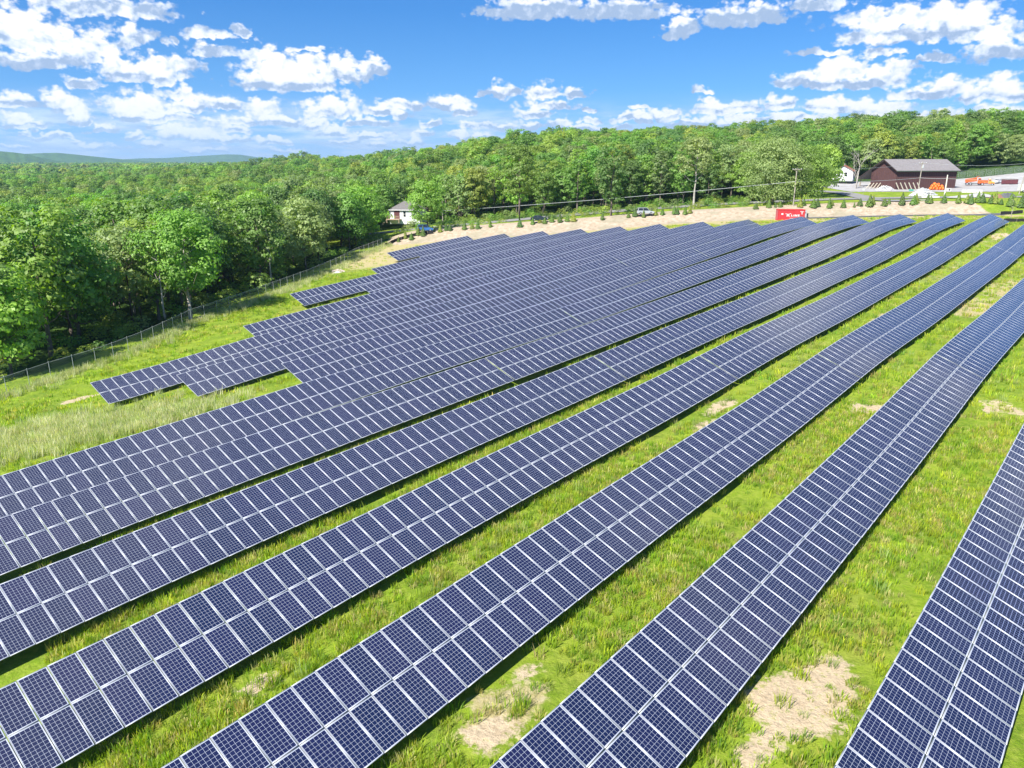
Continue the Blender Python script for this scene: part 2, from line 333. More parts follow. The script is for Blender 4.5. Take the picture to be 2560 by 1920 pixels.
OUT = np.array([(-68,80,-26.3),(-63,100,-26),(-61,120,-25.8),(-55,150,-25),(-50,175,-24.3),(-45,205,-23),(-90,45,-26.6),
 (-110,90,-28),(-120,180,-28),(-90,260,-26.5),(-200,250,-29),(-60,300,-26),(-150,400,-29),(-400,600,-31),(-300,1000,-30),(-900,1500,-30),
 (0,1500,-24),(-1500,3000,-30),(0,3000,-28),(1500,3000,-10),(-120,0,-28),(-100,-80,-26),(0,-80,-19),(100,-80,-14),(200,0,-8),
 (-45,232,-21.8),(-25,236,-19.8),(0,238,-17.8),(30,240,-15.4),(60,243,-13.4),(100,240,-11.4),(135,230,-10.3),(170,205,-9.3),
 (-45,330,-24),(-20,330,-17),(0,300,-13),(0,360,-4.5),(-30,370,-11),(-60,380,-17),(30,330,-8),(25,385,-3.5),(60,310,-9),(60,400,-3),
 (100,330,-7),(105,400,-3),(150,380,0.5),(220,350,3.5),(165,400,4.5),(200,280,-6),(160,250,-9.4),(126,255,-9.9),(110,258,-10.3),(140,290,-8.8),(175,290,-8.4),
 (45,760,15),(-20,760,4),(110,760,8),(300,700,8),(-120,760,-14),(-252,930,-6),(-340,900,-22),(-170,900,-15),(600,600,10),(800,1500,5)], float)
def _rbf():
    P = OUT[:, :2]/100; n = len(P)
    D = np.linalg.norm(P[:, None] - P[None], axis=2)
    A = np.zeros((n + 3, n + 3)); A[:n, :n] = D; A[:n, n] = 1; A[:n, n + 1:] = P; A[n, :n] = 1; A[n + 1:, :n] = P.T
    return np.linalg.solve(A, np.r_[OUT[:, 2], 0, 0, 0])
RB = _rbf()
def outer(x, y):
    P = np.stack([x, y], -1)/100
    D = np.linalg.norm(P[..., None, :] - OUT[:, :2]/100, axis=-1)
    z = D @ RB[:-3] + RB[-3] + P @ RB[-2:]
    r = np.hypot(x, y); t = sstep(1800, 3000, r)
    return np.clip(z, -34, 30)*(1 - t) + -30.0*t
def poly_dist(x, y):
    """signed distance to the solar field, positive outside"""
    P = POLY; Q = np.roll(P, -1, 0); d = np.full(x.shape, 1e9); ins = np.zeros(x.shape, bool)
    for (x0, y0), (x1, y1) in zip(P, Q):
        ex, ey = x1 - x0, y1 - y0
        t = np.clip(((x - x0)*ex + (y - y0)*ey)/(ex*ex + ey*ey), 0, 1)
        d = np.minimum(d, np.hypot(x - x0 - t*ex, y - y0 - t*ey))
        c = ((y0 > y) != (y1 > y)) & (x < (x1 - x0)*(y - y0)/((y1 - y0) if y1 != y0 else 1e-9) + x0)
        ins ^= c
    return np.where(ins, -d, d)
BX, BY = np.array([p[0] for p in BERM]), np.array([p[1] for p in BERM])
def berm_s(x, y):
    return y - np.interp(x, BX, BY)
def berm_bump(x, y):
    s = berm_s(x, y)
    return 2.3*sstep(0, 11, s)*(1 - sstep(15, 34, s))*sstep(-42, -24, x)*(1 - sstep(118, 136, x))
def H(x, y):
    x, y = np.broadcast_arrays(np.asarray(x, float), np.asarray(y, float))
    f = field_mid(x*UX + y*UY, x*VX + y*VY) - 1.45
    d = poly_dist(x, y); w = sstep(0, 34, d)
    z = f*(1 - w) + (outer(x, y) + CAM_Z)*w
    return z + berm_bump(x, y)
def h(x, y): return float(H(x, y))
def ray(px, py):
    a, b = (px - 1280)/F_PX, -(py - 960)/F_PX
    cp, sp = math.cos(PITCH), math.sin(PITCH)
    return np.array([a, cp + b*sp, -sp + b*cp])
def at(px, py, tmin=20.0, tmax=1500.0):
    """ground point that the photograph shows at this pixel"""
    d = ray(px, py); t = np.arange(tmin, tmax, 0.5)
    z = CAM_Z + d[2]*t - H(d[0]*t, d[1]*t)
    k = np.where(z < 0)[0]
    t = t[k[0]] if len(k) else tmax
    x, y = d[0]*t, d[1]*t
    return Vector((x, y, h(x, y)))
def at_y(px, py, y):
    """point at this pixel at the given distance Y ahead"""
    d = ray(px, py); t = y/d[1]
    return Vector((d[0]*t, y, CAM_Z + d[2]*t))

# ------------------------------------------------------------------ ground sheet
def axis(lo, hi, step, far):
    core = np.arange(lo, hi + .01, step); out = []; s = step; p = hi
    while p < far: s *= 1.28; p += s; out.append(p)
    neg = []; s = step; p = lo
    while p > -far: s *= 1.28; p -= s; neg.append(p)
    return np.array(neg[::-1] + list(core) + out)
def build_ground():
    xs, ys = axis(-130, 215, 1.5, 13000), axis(-30, 340, 1.5, 13000)
    X, Y = np.meshgrid(xs, ys, indexing='ij'); Zg = H(X, Y)
    r = np.hypot(X, Y)
    Zg = Zg + 0.06*np.sin(X*0.9 + 1.3*np.sin(Y*0.37))*np.sin(Y*0.8 + np.sin(X*0.43))*(poly_dist(X, Y) < -4)
    n0, n1 = X.shape
    idx = np.arange(n0*n1).reshape(n0, n1)
    q = np.stack([idx[:-1, :-1], idx[1:, :-1], idx[1:, 1:], idx[:-1, 1:]], -1).reshape(-1, 4)
    me = mesh_np('ground', np.stack([X, Y, Zg], -1), q, smooth=True)
    d = poly_dist(X, Y); s = berm_s(X, Y)
    # what grows where: bare bank, dry straw, woodland floor, gravel
    bank = sstep(-1.5, 1.5, s)*(1 - sstep(12.5, 15, s))*sstep(-38, -29, X)*(1 - sstep(112, 118, X))
    def blob(cx, cy, rx, ry, rot=0.0):
        c_, s_ = math.cos(rot), math.sin(rot); dx, dy = X - cx, Y - cy
        return 1 - sstep(0.35, 1.25, np.hypot((dx*c_ + dy*s_)/rx, (-dx*s_ + dy*c_)/ry))
    U_, V_ = X*UX + Y*UY, X*VX + Y*VY
    dry = np.zeros_like(X)
    for px, py, rx, ry in DRY:
        p = at(px, py); dry = np.maximum(dry, blob(p.x, p.y, rx, ry, -TH + R(90)))
    strip = sstep(-26, -4, s)*(1 - sstep(0, 2, s))*sstep(-38, -30, X)*(1 - sstep(118, 128, X))*0.75
    corner = (1 - sstep(6, 22, np.hypot((X + 30)*0.9, (Y - 185)*0.6)))*0.95
    dry = np.maximum(dry, np.maximum(strip, corner)*(d < 1))
    lanes = sstep(70, 110, U_)*(1 - sstep(165, 185, U_))*sstep(-40, -24, V_)*0.42*(d < 0)
    dry = np.maximum(dry, lanes)
    straw = np.zeros_like(X)
    for px, py, rx, ry in PALE:
        p = at(px, py); straw = np.maximum(straw, blob(p.x, p.y, rx, ry, -TH + R(90)))
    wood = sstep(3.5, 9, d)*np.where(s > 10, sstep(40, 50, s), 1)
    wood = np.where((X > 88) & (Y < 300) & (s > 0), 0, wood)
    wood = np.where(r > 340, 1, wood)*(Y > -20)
    a = me.attributes.new('zones', 'FLOAT_COLOR', 'POINT')
    col = np.stack([bank, dry, wood, straw], -1).astype(np.float32).reshape(-1)
    a.data.foreach_set('color', col)
    m, nt, b = new_mat('ground_mat')
    geo = nt.n('ShaderNodeNewGeometry').outputs['Position']
    at_ = nt.n('ShaderNodeAttribute', attribute_name='zones')
    sep = nt.n('ShaderNodeSeparateColor'); nt.L.new(at_.outputs['Color'], sep.inputs[0])
    n1_, n2_, n3_ = nt.noise(geo, 0.11, 4, .6), nt.noise(geo, 0.55, 5, .62), nt.noise(geo, 3.2, 5, .7)
    g = nt.ramp(n1_, [(0.30, (0.105, 0.185, 0.012)), (0.45, (0.175, 0.265, 0.014)), (0.56, (0.215, 0.285, 0.022)), (0.72, (0.235, 0.225, 0.055))])
    g = nt.mix(nt.mapr(n2_, 0.35, 0.7, 0, 0.75, True), g, (0.07, 0.14, 0.008, 1))
    g = nt.mix(nt.mapr(n3_, 0.42, 0.7, 0, 0.6), g, (0.30, 0.34, 0.055, 1))
    def zone(i, lo=0.40, hi=0.62, amp=0.8):
        f = nt.math('ADD', sep.outputs[i] if i < 3 else at_.outputs['Alpha'], nt.math('MULTIPLY', nt.math('SUBTRACT', nt.math('ADD', nt.math('MULTIPLY', n2_, 0.5), nt.math('MULTIPLY', n3_, 0.5)), 0.5), amp*2))
        return nt.mapr(f, lo, hi, 0, 1, True)
    straw_c = nt.ramp(n3_, [(0.3, (0.30, 0.245, 0.10)), (0.5, (0.40, 0.33, 0.17)), (0.7, (0.50, 0.43, 0.28))])
    bank_c = nt.ramp(nt.noise(geo, 1.1, 6, .68), [(0.3, (0.24, 0.175, 0.115)), (0.46, (0.36, 0.285, 0.20)), (0.6, (0.43, 0.36, 0.27)), (0.75, (0.52, 0.45, 0.35))])
    bank_c = nt.mix(nt.mapr(nt.noise(geo, 0.16, 3), 0.5, 0.62, 0, .6, True), bank_c, (0.27, 0.25, 0.17, 1))
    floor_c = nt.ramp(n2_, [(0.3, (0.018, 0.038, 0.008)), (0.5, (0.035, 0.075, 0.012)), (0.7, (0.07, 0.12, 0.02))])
    sand_c = nt.ramp(n3_, [(0.3, (0.36, 0.27, 0.17)), (0.55, (0.50, 0.40, 0.27)), (0.7, (0.30, 0.30, 0.08))])
    c = nt.mix(nt.math('MULTIPLY', zone(1, .38, .66, .85), .9), g, straw_c)
    c = nt.mix(zone(3, .45, .70, 1.25), c, sand_c)
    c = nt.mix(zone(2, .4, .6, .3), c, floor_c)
    c = nt.mix(zone(0, .42, .55, .35), c, bank_c)
    nt.L.new(c, b.inputs['Base Color'])
    b.inputs['Roughness'].default_value = 0.9; b.inputs['Specular IOR Level'].default_value = 0.15
    bp = nt.n('ShaderNodeBump'); bp.inputs['Strength'].default_value = 0.8; bp.inputs['Distance'].default_value = 0.25
    hgt = nt.math('ADD', nt.math('MULTIPLY', nt.noise(geo, 2.6, 6, .75), 1.0), nt.math('MULTIPLY', n2_, 0.8))
    nt.L.new(hgt, bp.inputs['Height']); nt.L.new(bp.outputs[0], b.inputs['Normal'])
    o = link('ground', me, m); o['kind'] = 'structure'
    return o
# patches read off the photograph, turned into ground positions: (pixel x, pixel y, half length along the row, half width)
PALE = [(1990, 1770, 2.6, 2.2), (2090, 1700, 1.6, 1.2), (1900, 1880, 2.0, 1.2), (620, 1730, 1.3, .9), (1800, 1020, 3.2, 1.0), (1760, 1060, 2.0, .8),
        (2140, 1020, 2.0, .9), (2190, 1025, 2.0, .8), (2470, 1015, 2.5, .9), (2540, 1035, 2.0, .8), (1230, 1850, 1.6, 1.4), (200, 1000, 2.5, 1.3), (2500, 590, 7.0, 1.8), (1290, 1720, 1, .5)]
DRY = [(100, 1080, 5, 3), (260, 1065, 6, 2.5), (20, 1110, 4, 2), (2130, 880, 6, 2.0), (2230, 800, 8, 2.4), (1980, 820, 8, 1.6), (2040, 990, 4, 1.2), (2440, 770, 8, 2.4), (2520, 720, 9, 2.6), (1250, 1800, 2.5, 1.4), (960, 1700, 3, 1.2), (2290, 660, 9, 1.8)]
build_ground()

# ------------------------------------------------------------------ solar tables
def module_material():
    m, nt, b = new_mat('solar_glass')
    uv = nt.n('ShaderNodeUVMap'); sep = nt.n('ShaderNodeSeparateXYZ'); nt.L.new(uv.outputs[0], sep.inputs[0])
    def grid(v, n, w):
        f = nt.math('FRACT', nt.math('MULTIPLY', v, float(n)))
        e = nt.math('ABSOLUTE', nt.math('SUBTRACT', f, 0.5))
        return nt.math('GREATER_THAN', e, 0.5 - w)
    def margin(v, w):
        e = nt.math('ABSOLUTE', nt.math('SUBTRACT', v, 0.5))
        return nt.math('GREATER_THAN', e, 0.5 - w)
    # 6 x 12 cells inside a white back sheet
    u6 = nt.mapr(sep.outputs[0], 0.016, 0.984); v12 = nt.mapr(sep.outputs[1], 0.012, 0.988)
    g = nt.math('MAXIMUM', nt.math('MAXIMUM', grid(u6, 6, .024), grid(v12, 12, .024)), nt.math('MAXIMUM', margin(sep.outputs[0], .016), margin(sep.outputs[1], .012)))
    oi = nt.n('ShaderNodeObjectInfo')
    n = nt.noise(nt.n('ShaderNodeTexCoord').outputs['Object'], 1.3, 3)
    cell = nt.mix(oi.outputs['Random'], (0.0055, 0.010, 0.040, 1), (0.01, 0.012, 0.050, 1))
    cell = nt.mix(nt.mapr(n, .35, .7, 0, .5), cell, (0.012, 0.018, 0.055, 1))
    # thin busbars across each cell
    bus = nt.math('GREATER_THAN', nt.math('ABSOLUTE', nt.math('SUBTRACT', nt.math('FRACT', nt.math('MULTIPLY', u6, 18.0)), 0.5)), 0.47)
    cell = nt.mix(nt.math('MULTIPLY', bus, 0.10), cell, (0.16, 0.17, 0.22, 1))
    c = nt.mix(g, cell, (0.4, 0.43, 0.50, 1))
    nt.L.new(c, b.inputs['Base Color'])
    b.inputs['Roughness'].default_value = 0.13
    b.inputs['Specular IOR Level'].default_value = 0.5
    b.inputs['IOR'].default_value = 1.45
    return m
GLASS = module_material()
ALU = simple_mat('anodised_frame', (0.40, 0.41, 0.43), 0.48, 0.35, .06, 2.0)
STEEL = simple_mat('galvanised_steel', (0.36, 0.37, 0.38), 0.5, 0.6, .15, 3.0)
BACK = simple_mat('white_backsheet', (0.55, 0.56, 0.58), 0.6)
MW, ML, MP = 0.994, 1.958, 1.0125     # module width, length, pitch along the row
def module_arrays():
    """one panel: aluminium frame round a glass face, x along the row, y up the slope, z out of the face"""
    mb = MB(); hx, hy, t, fw = MW/2, ML/2, 0.04, 0.024
    mb.box((0, hy - fw/2, -t/2), (MW, fw, t), 1); mb.box((0, -hy + fw/2, -t/2), (MW, fw, t), 1)
    mb.box((-hx + fw/2, 0, -t/2), (fw, ML - 2*fw, t), 1); mb.box((hx - fw/2, 0, -t/2), (fw, ML - 2*fw, t), 1)
    gx, gy = hx - fw, hy - fw
    mb.add([(-gx, -gy, -.004), (gx, -gy, -.004), (gx, gy, -.004), (-gx, gy, -.004)], [(0, 1, 2, 3)], 0)
    mb.add([(-gx, -gy, -.012), (gx, -gy, -.012), (gx, gy, -.012), (-gx, gy, -.012)], [(0, 3, 2, 1)], 2)
    v = np.array(mb.v, np.float32); q = np.array(mb.f, np.int32); m = np.array(mb.m, np.int32)
    uv = np.zeros((len(q)*4, 2), np.float32)
    gl = np.where(m == 0)[0][0]
    uv[gl*4:gl*4 + 4] = [(0, 0), (1, 0), (1, 1), (0, 1)]
    return v, q, m, uv
MV, MQ, MM, MUV = module_arrays()
MODULE = mesh_np('solar_panel', MV, MQ, uv=MUV, midx=MM)
for _m in (GLASS, ALU, BACK): MODULE.materials.append(_m)
POST = MB()
for _x in (-.05, .05): POST.box((_x, 0, -1.0), (.008, .10, 2.0))
POST.box((0, 0, -1.0), (.092, .008, 2.0))
POST = POST.mesh('support_post'); POST.materials.append(STEEL)
VM = [-2.7, -10.6, -18.6, -27.1, -35.5, -44.06, -52.34, -60.62, -68.9, -77.18, -85.46, -93.74, -102.02, -110.3, -118.58, -126.86]
def uvz(a, c, z): return Vector((a*UX + c*VX, a*UY + c*VY, z))
def row_frame(a, c):
    """origin on the row's middle line, axis along the row, axis up the tilted face, normal"""
    z = float(field_mid(a, c)); dz = (float(field_mid(a + .5, c)) - float(field_mid(a - .5, c)))
    ex = Vector((UX, UY, dz)).normalized()
    ey = Vector((-VX*math.cos(TILT), -VY*math.cos(TILT), math.sin(TILT)))
    ey = (ey - ex*ex.dot(ey)).normalized()
    return uvz(a, c, z), ex, ey, ex.cross(ey).normalized()
def solar_table(j, u0, u1, label):
    c = VM[j]; n = max(1, round((u1 - u0)/MP)); um = (u0 + u1)/2
    g = uvz(um, c, 0); g.z = h(g.x, g.y)
    t = empty('solar_table', g, 0, label, 'solar table', 'solar tables standing in parallel rows on the grass')
    cells = []
    for k in range(n):
        a = u0 + (k + .5)*(u1 - u0)/n
        p, ex, ey, ez = row_frame(a, c)
        for s in (1, -1):
            o = p + ey*(s*(ML/2 + .013))
            d2 = o.x**2 + o.y**2 + (o.z - CAM_Z)**2
            front = o.y*math.cos(PITCH) - (o.z - CAM_Z)*math.sin(PITCH)
            px = 1280 + o.x/front*F_PX if front > 1 else 1e9
            cells.append((d2 + (1e7 if not -60 < px < 2620 else 0), o, ex, ey, ez))
    cells.sort(key=lambda q: q[0])
    for d2, o, ex, ey, ez in cells[:100]:
        ob = bpy.data.objects.new('solar_panel', MODULE); COL.objects.link(ob); ob.parent = t
        M = Matrix((ex, ey, ez)).transposed().to_4x4(); M.translation = o - g
        ob.matrix_basis = M
    rest = cells[100:]
    if rest:
        V = []; Q = []
        for i, (d2, o, ex, ey, ez) in enumerate(rest):
            Mx = np.array([ex, ey, ez]); V.append(MV @ Mx + np.array(o - g)); Q.append(MQ + i*len(MV))
        me = mesh_np('solar_panel', np.concatenate(V), np.concatenate(Q), uv=np.tile(MUV, (len(rest), 1)), midx=np.tile(MM, len(rest)))
        ob = link('solar_panel', me, [GLASS, ALU, BACK], t); ob['kind'] = 'stuff'
    # rack: four rails under the panels, a rafter at every post
    fr = MB(); posts = []
    st = 6; nodes = [u0 + (u1 - u0)*k/max(1, round(n/st)) for k in range(max(1, round(n/st)) + 1)]
    for k in range(len(nodes) - 1):
        for off in (-1.45, -.5, .5, 1.45):
            A = row_frame(nodes[k], c); B = row_frame(nodes[k + 1], c)
            fr.bar(A[0] + A[2]*off - A[3]*.085 - g, B[0] + B[2]*off - B[3]*.085 - g, .05, .08)
    npst = max(2, round((u1 - u0)/3.6)); 
    for k in range(npst):
        a = u0 + (k + .5)*(u1 - u0)/npst
        p, ex, ey, ez = row_frame(a, c)
        fr.bar(p + ey*1.75 - ez*.17 - g, p - ey*1.75 - ez*.17 - g, .07, .09)
        fr.bar(p + ey*1.2 - ez*.2 - g, p - ey*.15 - Vector((0, 0, .95)) - g, .05, .05)
        top = p - ey*.15 - Vector((0, 0, .2)); posts.append(top)
    fr.build('mounting_rack', STEEL, t)
    for top in posts[:100]:
        ob = bpy.data.objects.new('support_post', POST); COL.objects.link(ob); ob.parent = t
        ob.location = top - g; ob.rotation_euler = (0, 0, R(90) - TH)
    return t
ORD = ['first', 'second', 'third', 'fourth', 'fifth', 'sixth', 'seventh', 'eighth', 'ninth', 'tenth', 'eleventh', 'twelfth', 'thirteenth', 'fourteenth', 'fifteenth', 'sixteenth']
SEGS = {0: [(17, 64)], 1: [(13, 67.8), (67.93, 125)], 2: [(6, 63.7), (63.83, 142.7), (142.83, 182)],
        3: [(0, 59.2), (59.33, 140.3), (140.43, 190.8)], 4: [(3, 55.2), (55.33, 138.9), (139.03, 192.3)],
        5: [(6, 50.0), (50.13, 134.3), (134.43, 187.8)], 6: [(6, 72.5), (72.63, 182)], 7: [(39.2, 121.9), (122.03, 173.5)],
        8: [(32.8, 109.3), (109.43, 164)], 9: [(27.9, 158.7)], 10: [(49.8, 154.2)], 11: [(75.3, 150.6)], 12: [(67.8, 146.8)],
        13: [(91.1, 143.1)], 14: [(109.5, 138.8)], 15: [(109.1, 134.7)]}
PLACE = {0: ['cut by the photo corner'],
 1: ['near half, beside the sandy patch', 'far half running off to the upper right'],
 2: ['near third reaching the bottom edge', 'middle third between two pale gaps', 'far third leaving at the right edge'],
 3: ['near third at the bottom left', 'middle third between two pale gaps', 'far third ending below the lone tree'],
 4: ['near third at the left edge', 'middle third between two pale gaps', 'far third ending below the barn'],
 5: ['near third at the left edge', 'middle third between two pale gaps', 'far third ending below the road junction'],
 6: ['near part before a pale gap', 'far part ending right of the container'],
 7: ['near part starting at a grassy notch', 'far part ending below the red container'],
 8: ['near part, left end on grass', 'far part ending left of the container']}
for j, segs in SEGS.items():
    for i, (a, b_) in enumerate(segs):
        if j in PLACE: lab = '%s panel row from the lower right, %s' % (ORD[j], PLACE[j][i])
        else: lab = {9: 'tenth panel row from lower right, its left end farthest left on open grass', 10: 'long panel row just in front of the notch of grass near the fence bend',
                     11: 'panel row fifth from the farthest, its left end making a grass notch', 12: 'panel row fourth from the farthest, its left end nearest the wire fence',
                     13: 'third farthest panel row with its left end on dry straw grass', 14: 'second farthest panel row, half hidden by the row before it',
                     15: 'farthest panel row, short, beside dry grass and the bare bank'}[j]
        solar_table(j, a, b_, lab)

# ------------------------------------------------------------------ trees
def leaf_material(name, trans=0.35, spec=0.35, inst=False):
    m, nt, b = new_mat(name)
    oi = nt.n('ShaderNodeObjectInfo'); tint = nt.n('ShaderNodeAttribute', attribute_type='INSTANCER', attribute_name='tint').outputs['Color'] if inst else oi.outputs['Color']; tc = nt.n('ShaderNodeTexCoord').outputs['Object']
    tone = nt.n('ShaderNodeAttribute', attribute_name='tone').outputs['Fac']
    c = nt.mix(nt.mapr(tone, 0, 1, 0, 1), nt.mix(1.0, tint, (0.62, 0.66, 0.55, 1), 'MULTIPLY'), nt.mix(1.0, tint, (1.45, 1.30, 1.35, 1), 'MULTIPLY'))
    hs = nt.n('ShaderNodeHueSaturation')
    nt.L.new(nt.mapr(oi.outputs['Random'], 0, 1, 0.475, 0.52), hs.inputs['Hue'])
    nt.L.new(nt.mapr(nt.math('FRACT', nt.math('MULTIPLY', oi.outputs['Random'], 7.31)), 0, 1, 0.78, 1.22), hs.inputs['Value'])
    hs.inputs['Saturation'].default_value = 1.0
    nt.L.new(c, hs.inputs['Color']); c = hs.outputs[0]
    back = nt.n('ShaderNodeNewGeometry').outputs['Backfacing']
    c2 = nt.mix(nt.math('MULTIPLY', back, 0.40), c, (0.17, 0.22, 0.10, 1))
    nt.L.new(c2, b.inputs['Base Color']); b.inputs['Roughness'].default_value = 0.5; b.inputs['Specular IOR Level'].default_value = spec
    tr = nt.n('ShaderNodeBsdfTranslucent')
    nt.L.new(nt.mix(1.0, c, (1.5, 1.55, 0.6, 1), 'MULTIPLY'), tr.inputs['Color'])
    ms = nt.n('ShaderNodeMixShader'); ms.inputs[0].default_value = trans
    nt.L.new(b.outputs[0], ms.inputs[1]); nt.L.new(tr.outputs[0], ms.inputs[2])
    nt.L.new(ms.outputs[0], nt.N['Material Output'].inputs['Surface'])
    return m
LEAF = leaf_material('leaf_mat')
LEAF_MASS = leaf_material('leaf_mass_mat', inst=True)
BARK = simple_mat('bark', (0.15, 0.125, 0.10), 0.9, 0, .3, 1.5, .1, .4)
PALEBARK = simple_mat('pale_bark', (0.36, 0.33, 0.29), 0.85, 0, .2, 1.5, .1, .3)

def leaf_quads(P, Nrm, size, g):
    """diamond leaf sprays at P facing Nrm"""
    n = len(P); t = g.normal(size=(n, 3)); t -= Nrm*np.sum(t*Nrm, 1)[:, None]; t /= np.linalg.norm(t, axis=1)[:, None] + 1e-9
    bt = np.cross(Nrm, t); s = size[:, None]
    asp = g.uniform(.5, .85, (n, 1))
    V = np.stack([P - t*s*.5, P + bt*s*.5*asp - Nrm*s*.10, P + t*s*.6, P - bt*s*.5*asp - Nrm*s*.10], 1)
    return V.reshape(-1, 3), np.arange(n*4).reshape(n, 4)
def crown_mesh(name, clumps, per, size, seed, droop=0.0):
    """clumps: list of (center, radius); leaves sit on and in each clump"""
    g = np.random.default_rng(seed); Ps = []; Ns = []; T = []; Sz = []
    cc = np.mean([c for c, r in clumps], axis=0)
    for c, r in clumps:
        n = int(per*(r/1.5)**1.7*g.uniform(.75, 1.2)) + 6
        d = g.normal(size=(n, 3)); d /= np.linalg.norm(d, axis=1)[:, None]
        d[:, 2] = np.where(d[:, 2] < -.25, -d[:, 2]*g.uniform(.3, 1, n), d[:, 2])
        rad = r*g.uniform(.45, 1.08, n)**.6*(1 + .25*np.sin(d[:, 0]*5 + seed)*np.cos(d[:, 1]*6))
        p = np.array(c) + d*rad[:, None]*np.array([1, 1, .72]); p[:, 2] -= droop*rad*g.uniform(0, 1, n)
        out = np.array(c) - cc; out = out/(np.linalg.norm(out) + 1e-6)
        nr = .8*d + .45*out + np.array([0, 0, .30]) + g.normal(size=(n, 3))*.34
        nr /= np.linalg.norm(nr, axis=1)[:, None]
        Ps.append(p); Ns.append(nr); T.append(np.clip(.5 + g.normal()*.17 + g.normal(size=n)*.20, 0, 1)); Sz.append(size*g.uniform(.65, 1.35, n))
    P, Nn, T, Sz = map(np.concatenate, (Ps, Ns, T, Sz))
    V, Q = leaf_quads(P, Nn, Sz, g)
    me = mesh_np(name, V, Q)
    a = me.attributes.new('tone', 'FLOAT', 'POINT'); a.data.foreach_set('value', np.repeat(T, 4).astype(np.float32))
    me.materials.append(LEAF)
    return me
def clump_set(g, hgt, rx, z0, n, shape='oval', rmin=.9, rmax=1.9):
    cl = []
    for i in range(n):
        f = (i + .5)/n; z = f**.9
        if shape == 'oval': pr = math.sin(math.pi*min(1, .12 + .80*z))**.65
        elif shape == 'wide': pr = math.sin(math.pi*min(1, .22 + .72*z))**.5
        elif shape == 'cone': pr = (1 - z)**.8*.95 + .05
        elif shape == 'vase': pr = .35 + .65*math.sin(math.pi*min(1, .05 + .68*z))
        a = i*2.39996 + g.uniform(-.5, .5); rr = rx*pr*math.sqrt(g.uniform(.25, 1.0))*(1 + .22*math.sin(3*a + hgt))
        r = g.uniform(rmin, rmax)*(rx/4.6)
        cl.append(((math.cos(a)*rr, math.sin(a)*rr, z0 + (hgt - z0 - r*.7)*z), r))
    return cl
def trunk_mesh(name, g, hgt, clumps, r0, mat, limbs=9, lean=(0, 0), fork=False):
    mb = MB(); top = hgt*.86
    pts = [Vector((lean[0]*t + g.normal()*.10*t*2, lean[1]*t + g.normal()*.10*t*2, -0.4 + (top + .4)*t)) for t in np.linspace(0, 1, 7)]
    mb.tube(pts, [r0*(1.25 if i == 0 else 1)*(1 - .85*i/6) for i in range(7)], 7, cap=False)
    order = sorted(clumps, key=lambda c: c[0][2])
    for k in range(limbs):
        c, r = order[int((k + .5)/limbs*len(order)*.9)]
        zb = max(hgt*.16, c[2] - (1.0 + .35*math.hypot(c[0], c[1]))*1.15)
        t = min(.95, (zb + .4)/(top + .4)); i = int(t*6); bpt = pts[i].lerp(pts[min(6, i + 1)], t*6 - i)
        e = Vector(c); mid = bpt.lerp(e, .5) + Vector((0, 0, -.12*(e - bpt).length))
        rb = r0*.42*(1 - .5*t)
        mb.tube([bpt, mid, e], [rb, rb*.65, rb*.2], 5, cap=False)
    me = mb.mesh(name, True); me.materials.append(mat); return me
class TreeKind: pass
def tree_kind(seed, hgt, rx, z0f, n, shape, per=70, size=.50, bark=None, limbs=9, droop=0.0, rmin=.9, rmax=1.9, lean=(0, 0)):
    g = np.random.default_rng(seed); k = TreeKind(); k.h = hgt; k.rx = rx
    cl = clump_set(g, hgt, rx, hgt*z0f, n, shape, rmin, rmax)
    k.crown = crown_mesh('crown', cl, per, size, seed, droop)
    k.trunk = trunk_mesh('trunk', g, hgt, cl, .018*hgt, bark or BARK, limbs, lean)
    return k
KINDS = [
 tree_kind(11, 16.5, 4.6, .22, 62, 'oval'), tree_kind(12, 17.5, 3.7, .25, 56, 'oval', rmin=.8, rmax=1.6),
 tree_kind(13, 15.0, 5.3, .20, 64, 'wide'), tree_kind(14, 18.0, 4.4, .30, 58, 'vase'),
 tree_kind(15, 13.5, 4.0, .15, 54, 'wide', rmin=.7, rmax=1.7), tree_kind(16, 17.0, 4.9, .28, 60, 'oval', droop=.25),
 tree_kind(17, 14.0, 3.2, .18, 48, 'vase', rmin=.7, rmax=1.5)]
BIG = tree_kind(31, 17.6, 5.6, .27, 92, 'oval', per=80, size=.42, bark=PALEBARK, limbs=16)
TALL = tree_kind(32, 20.5, 4.9, .36, 66, 'oval', bark=BARK, limbs=14)
FORKED = tree_kind(33, 20.5, 4.6, .50, 58, 'wide', bark=PALEBARK, limbs=14, lean=(.8, 0))
WILLOW = tree_kind(34, 20.0, 8.2, .12, 120, 'wide', per=80, size=.40, limbs=16, droop=.5)
IVY = tree_kind(35, 18.5, 4.2, .18, 62, 'vase', limbs=12)
PINE = tree_kind(36, 14.0, 3.0, .30, 40, 'cone', per=70, size=.40, rmin=.7, rmax=1.2, limbs=14)
SLIM = tree_kind(37, 13.0, 2.3, .42, 34, 'oval', per=55, bark=PALEBARK, rmin=.6, rmax=1.2, limbs=10)
BUSH = tree_kind(38, 3.4, 2.6, .02, 30, 'wide', per=60, size=.34, rmin=.8, rmax=1.5, limbs=5)
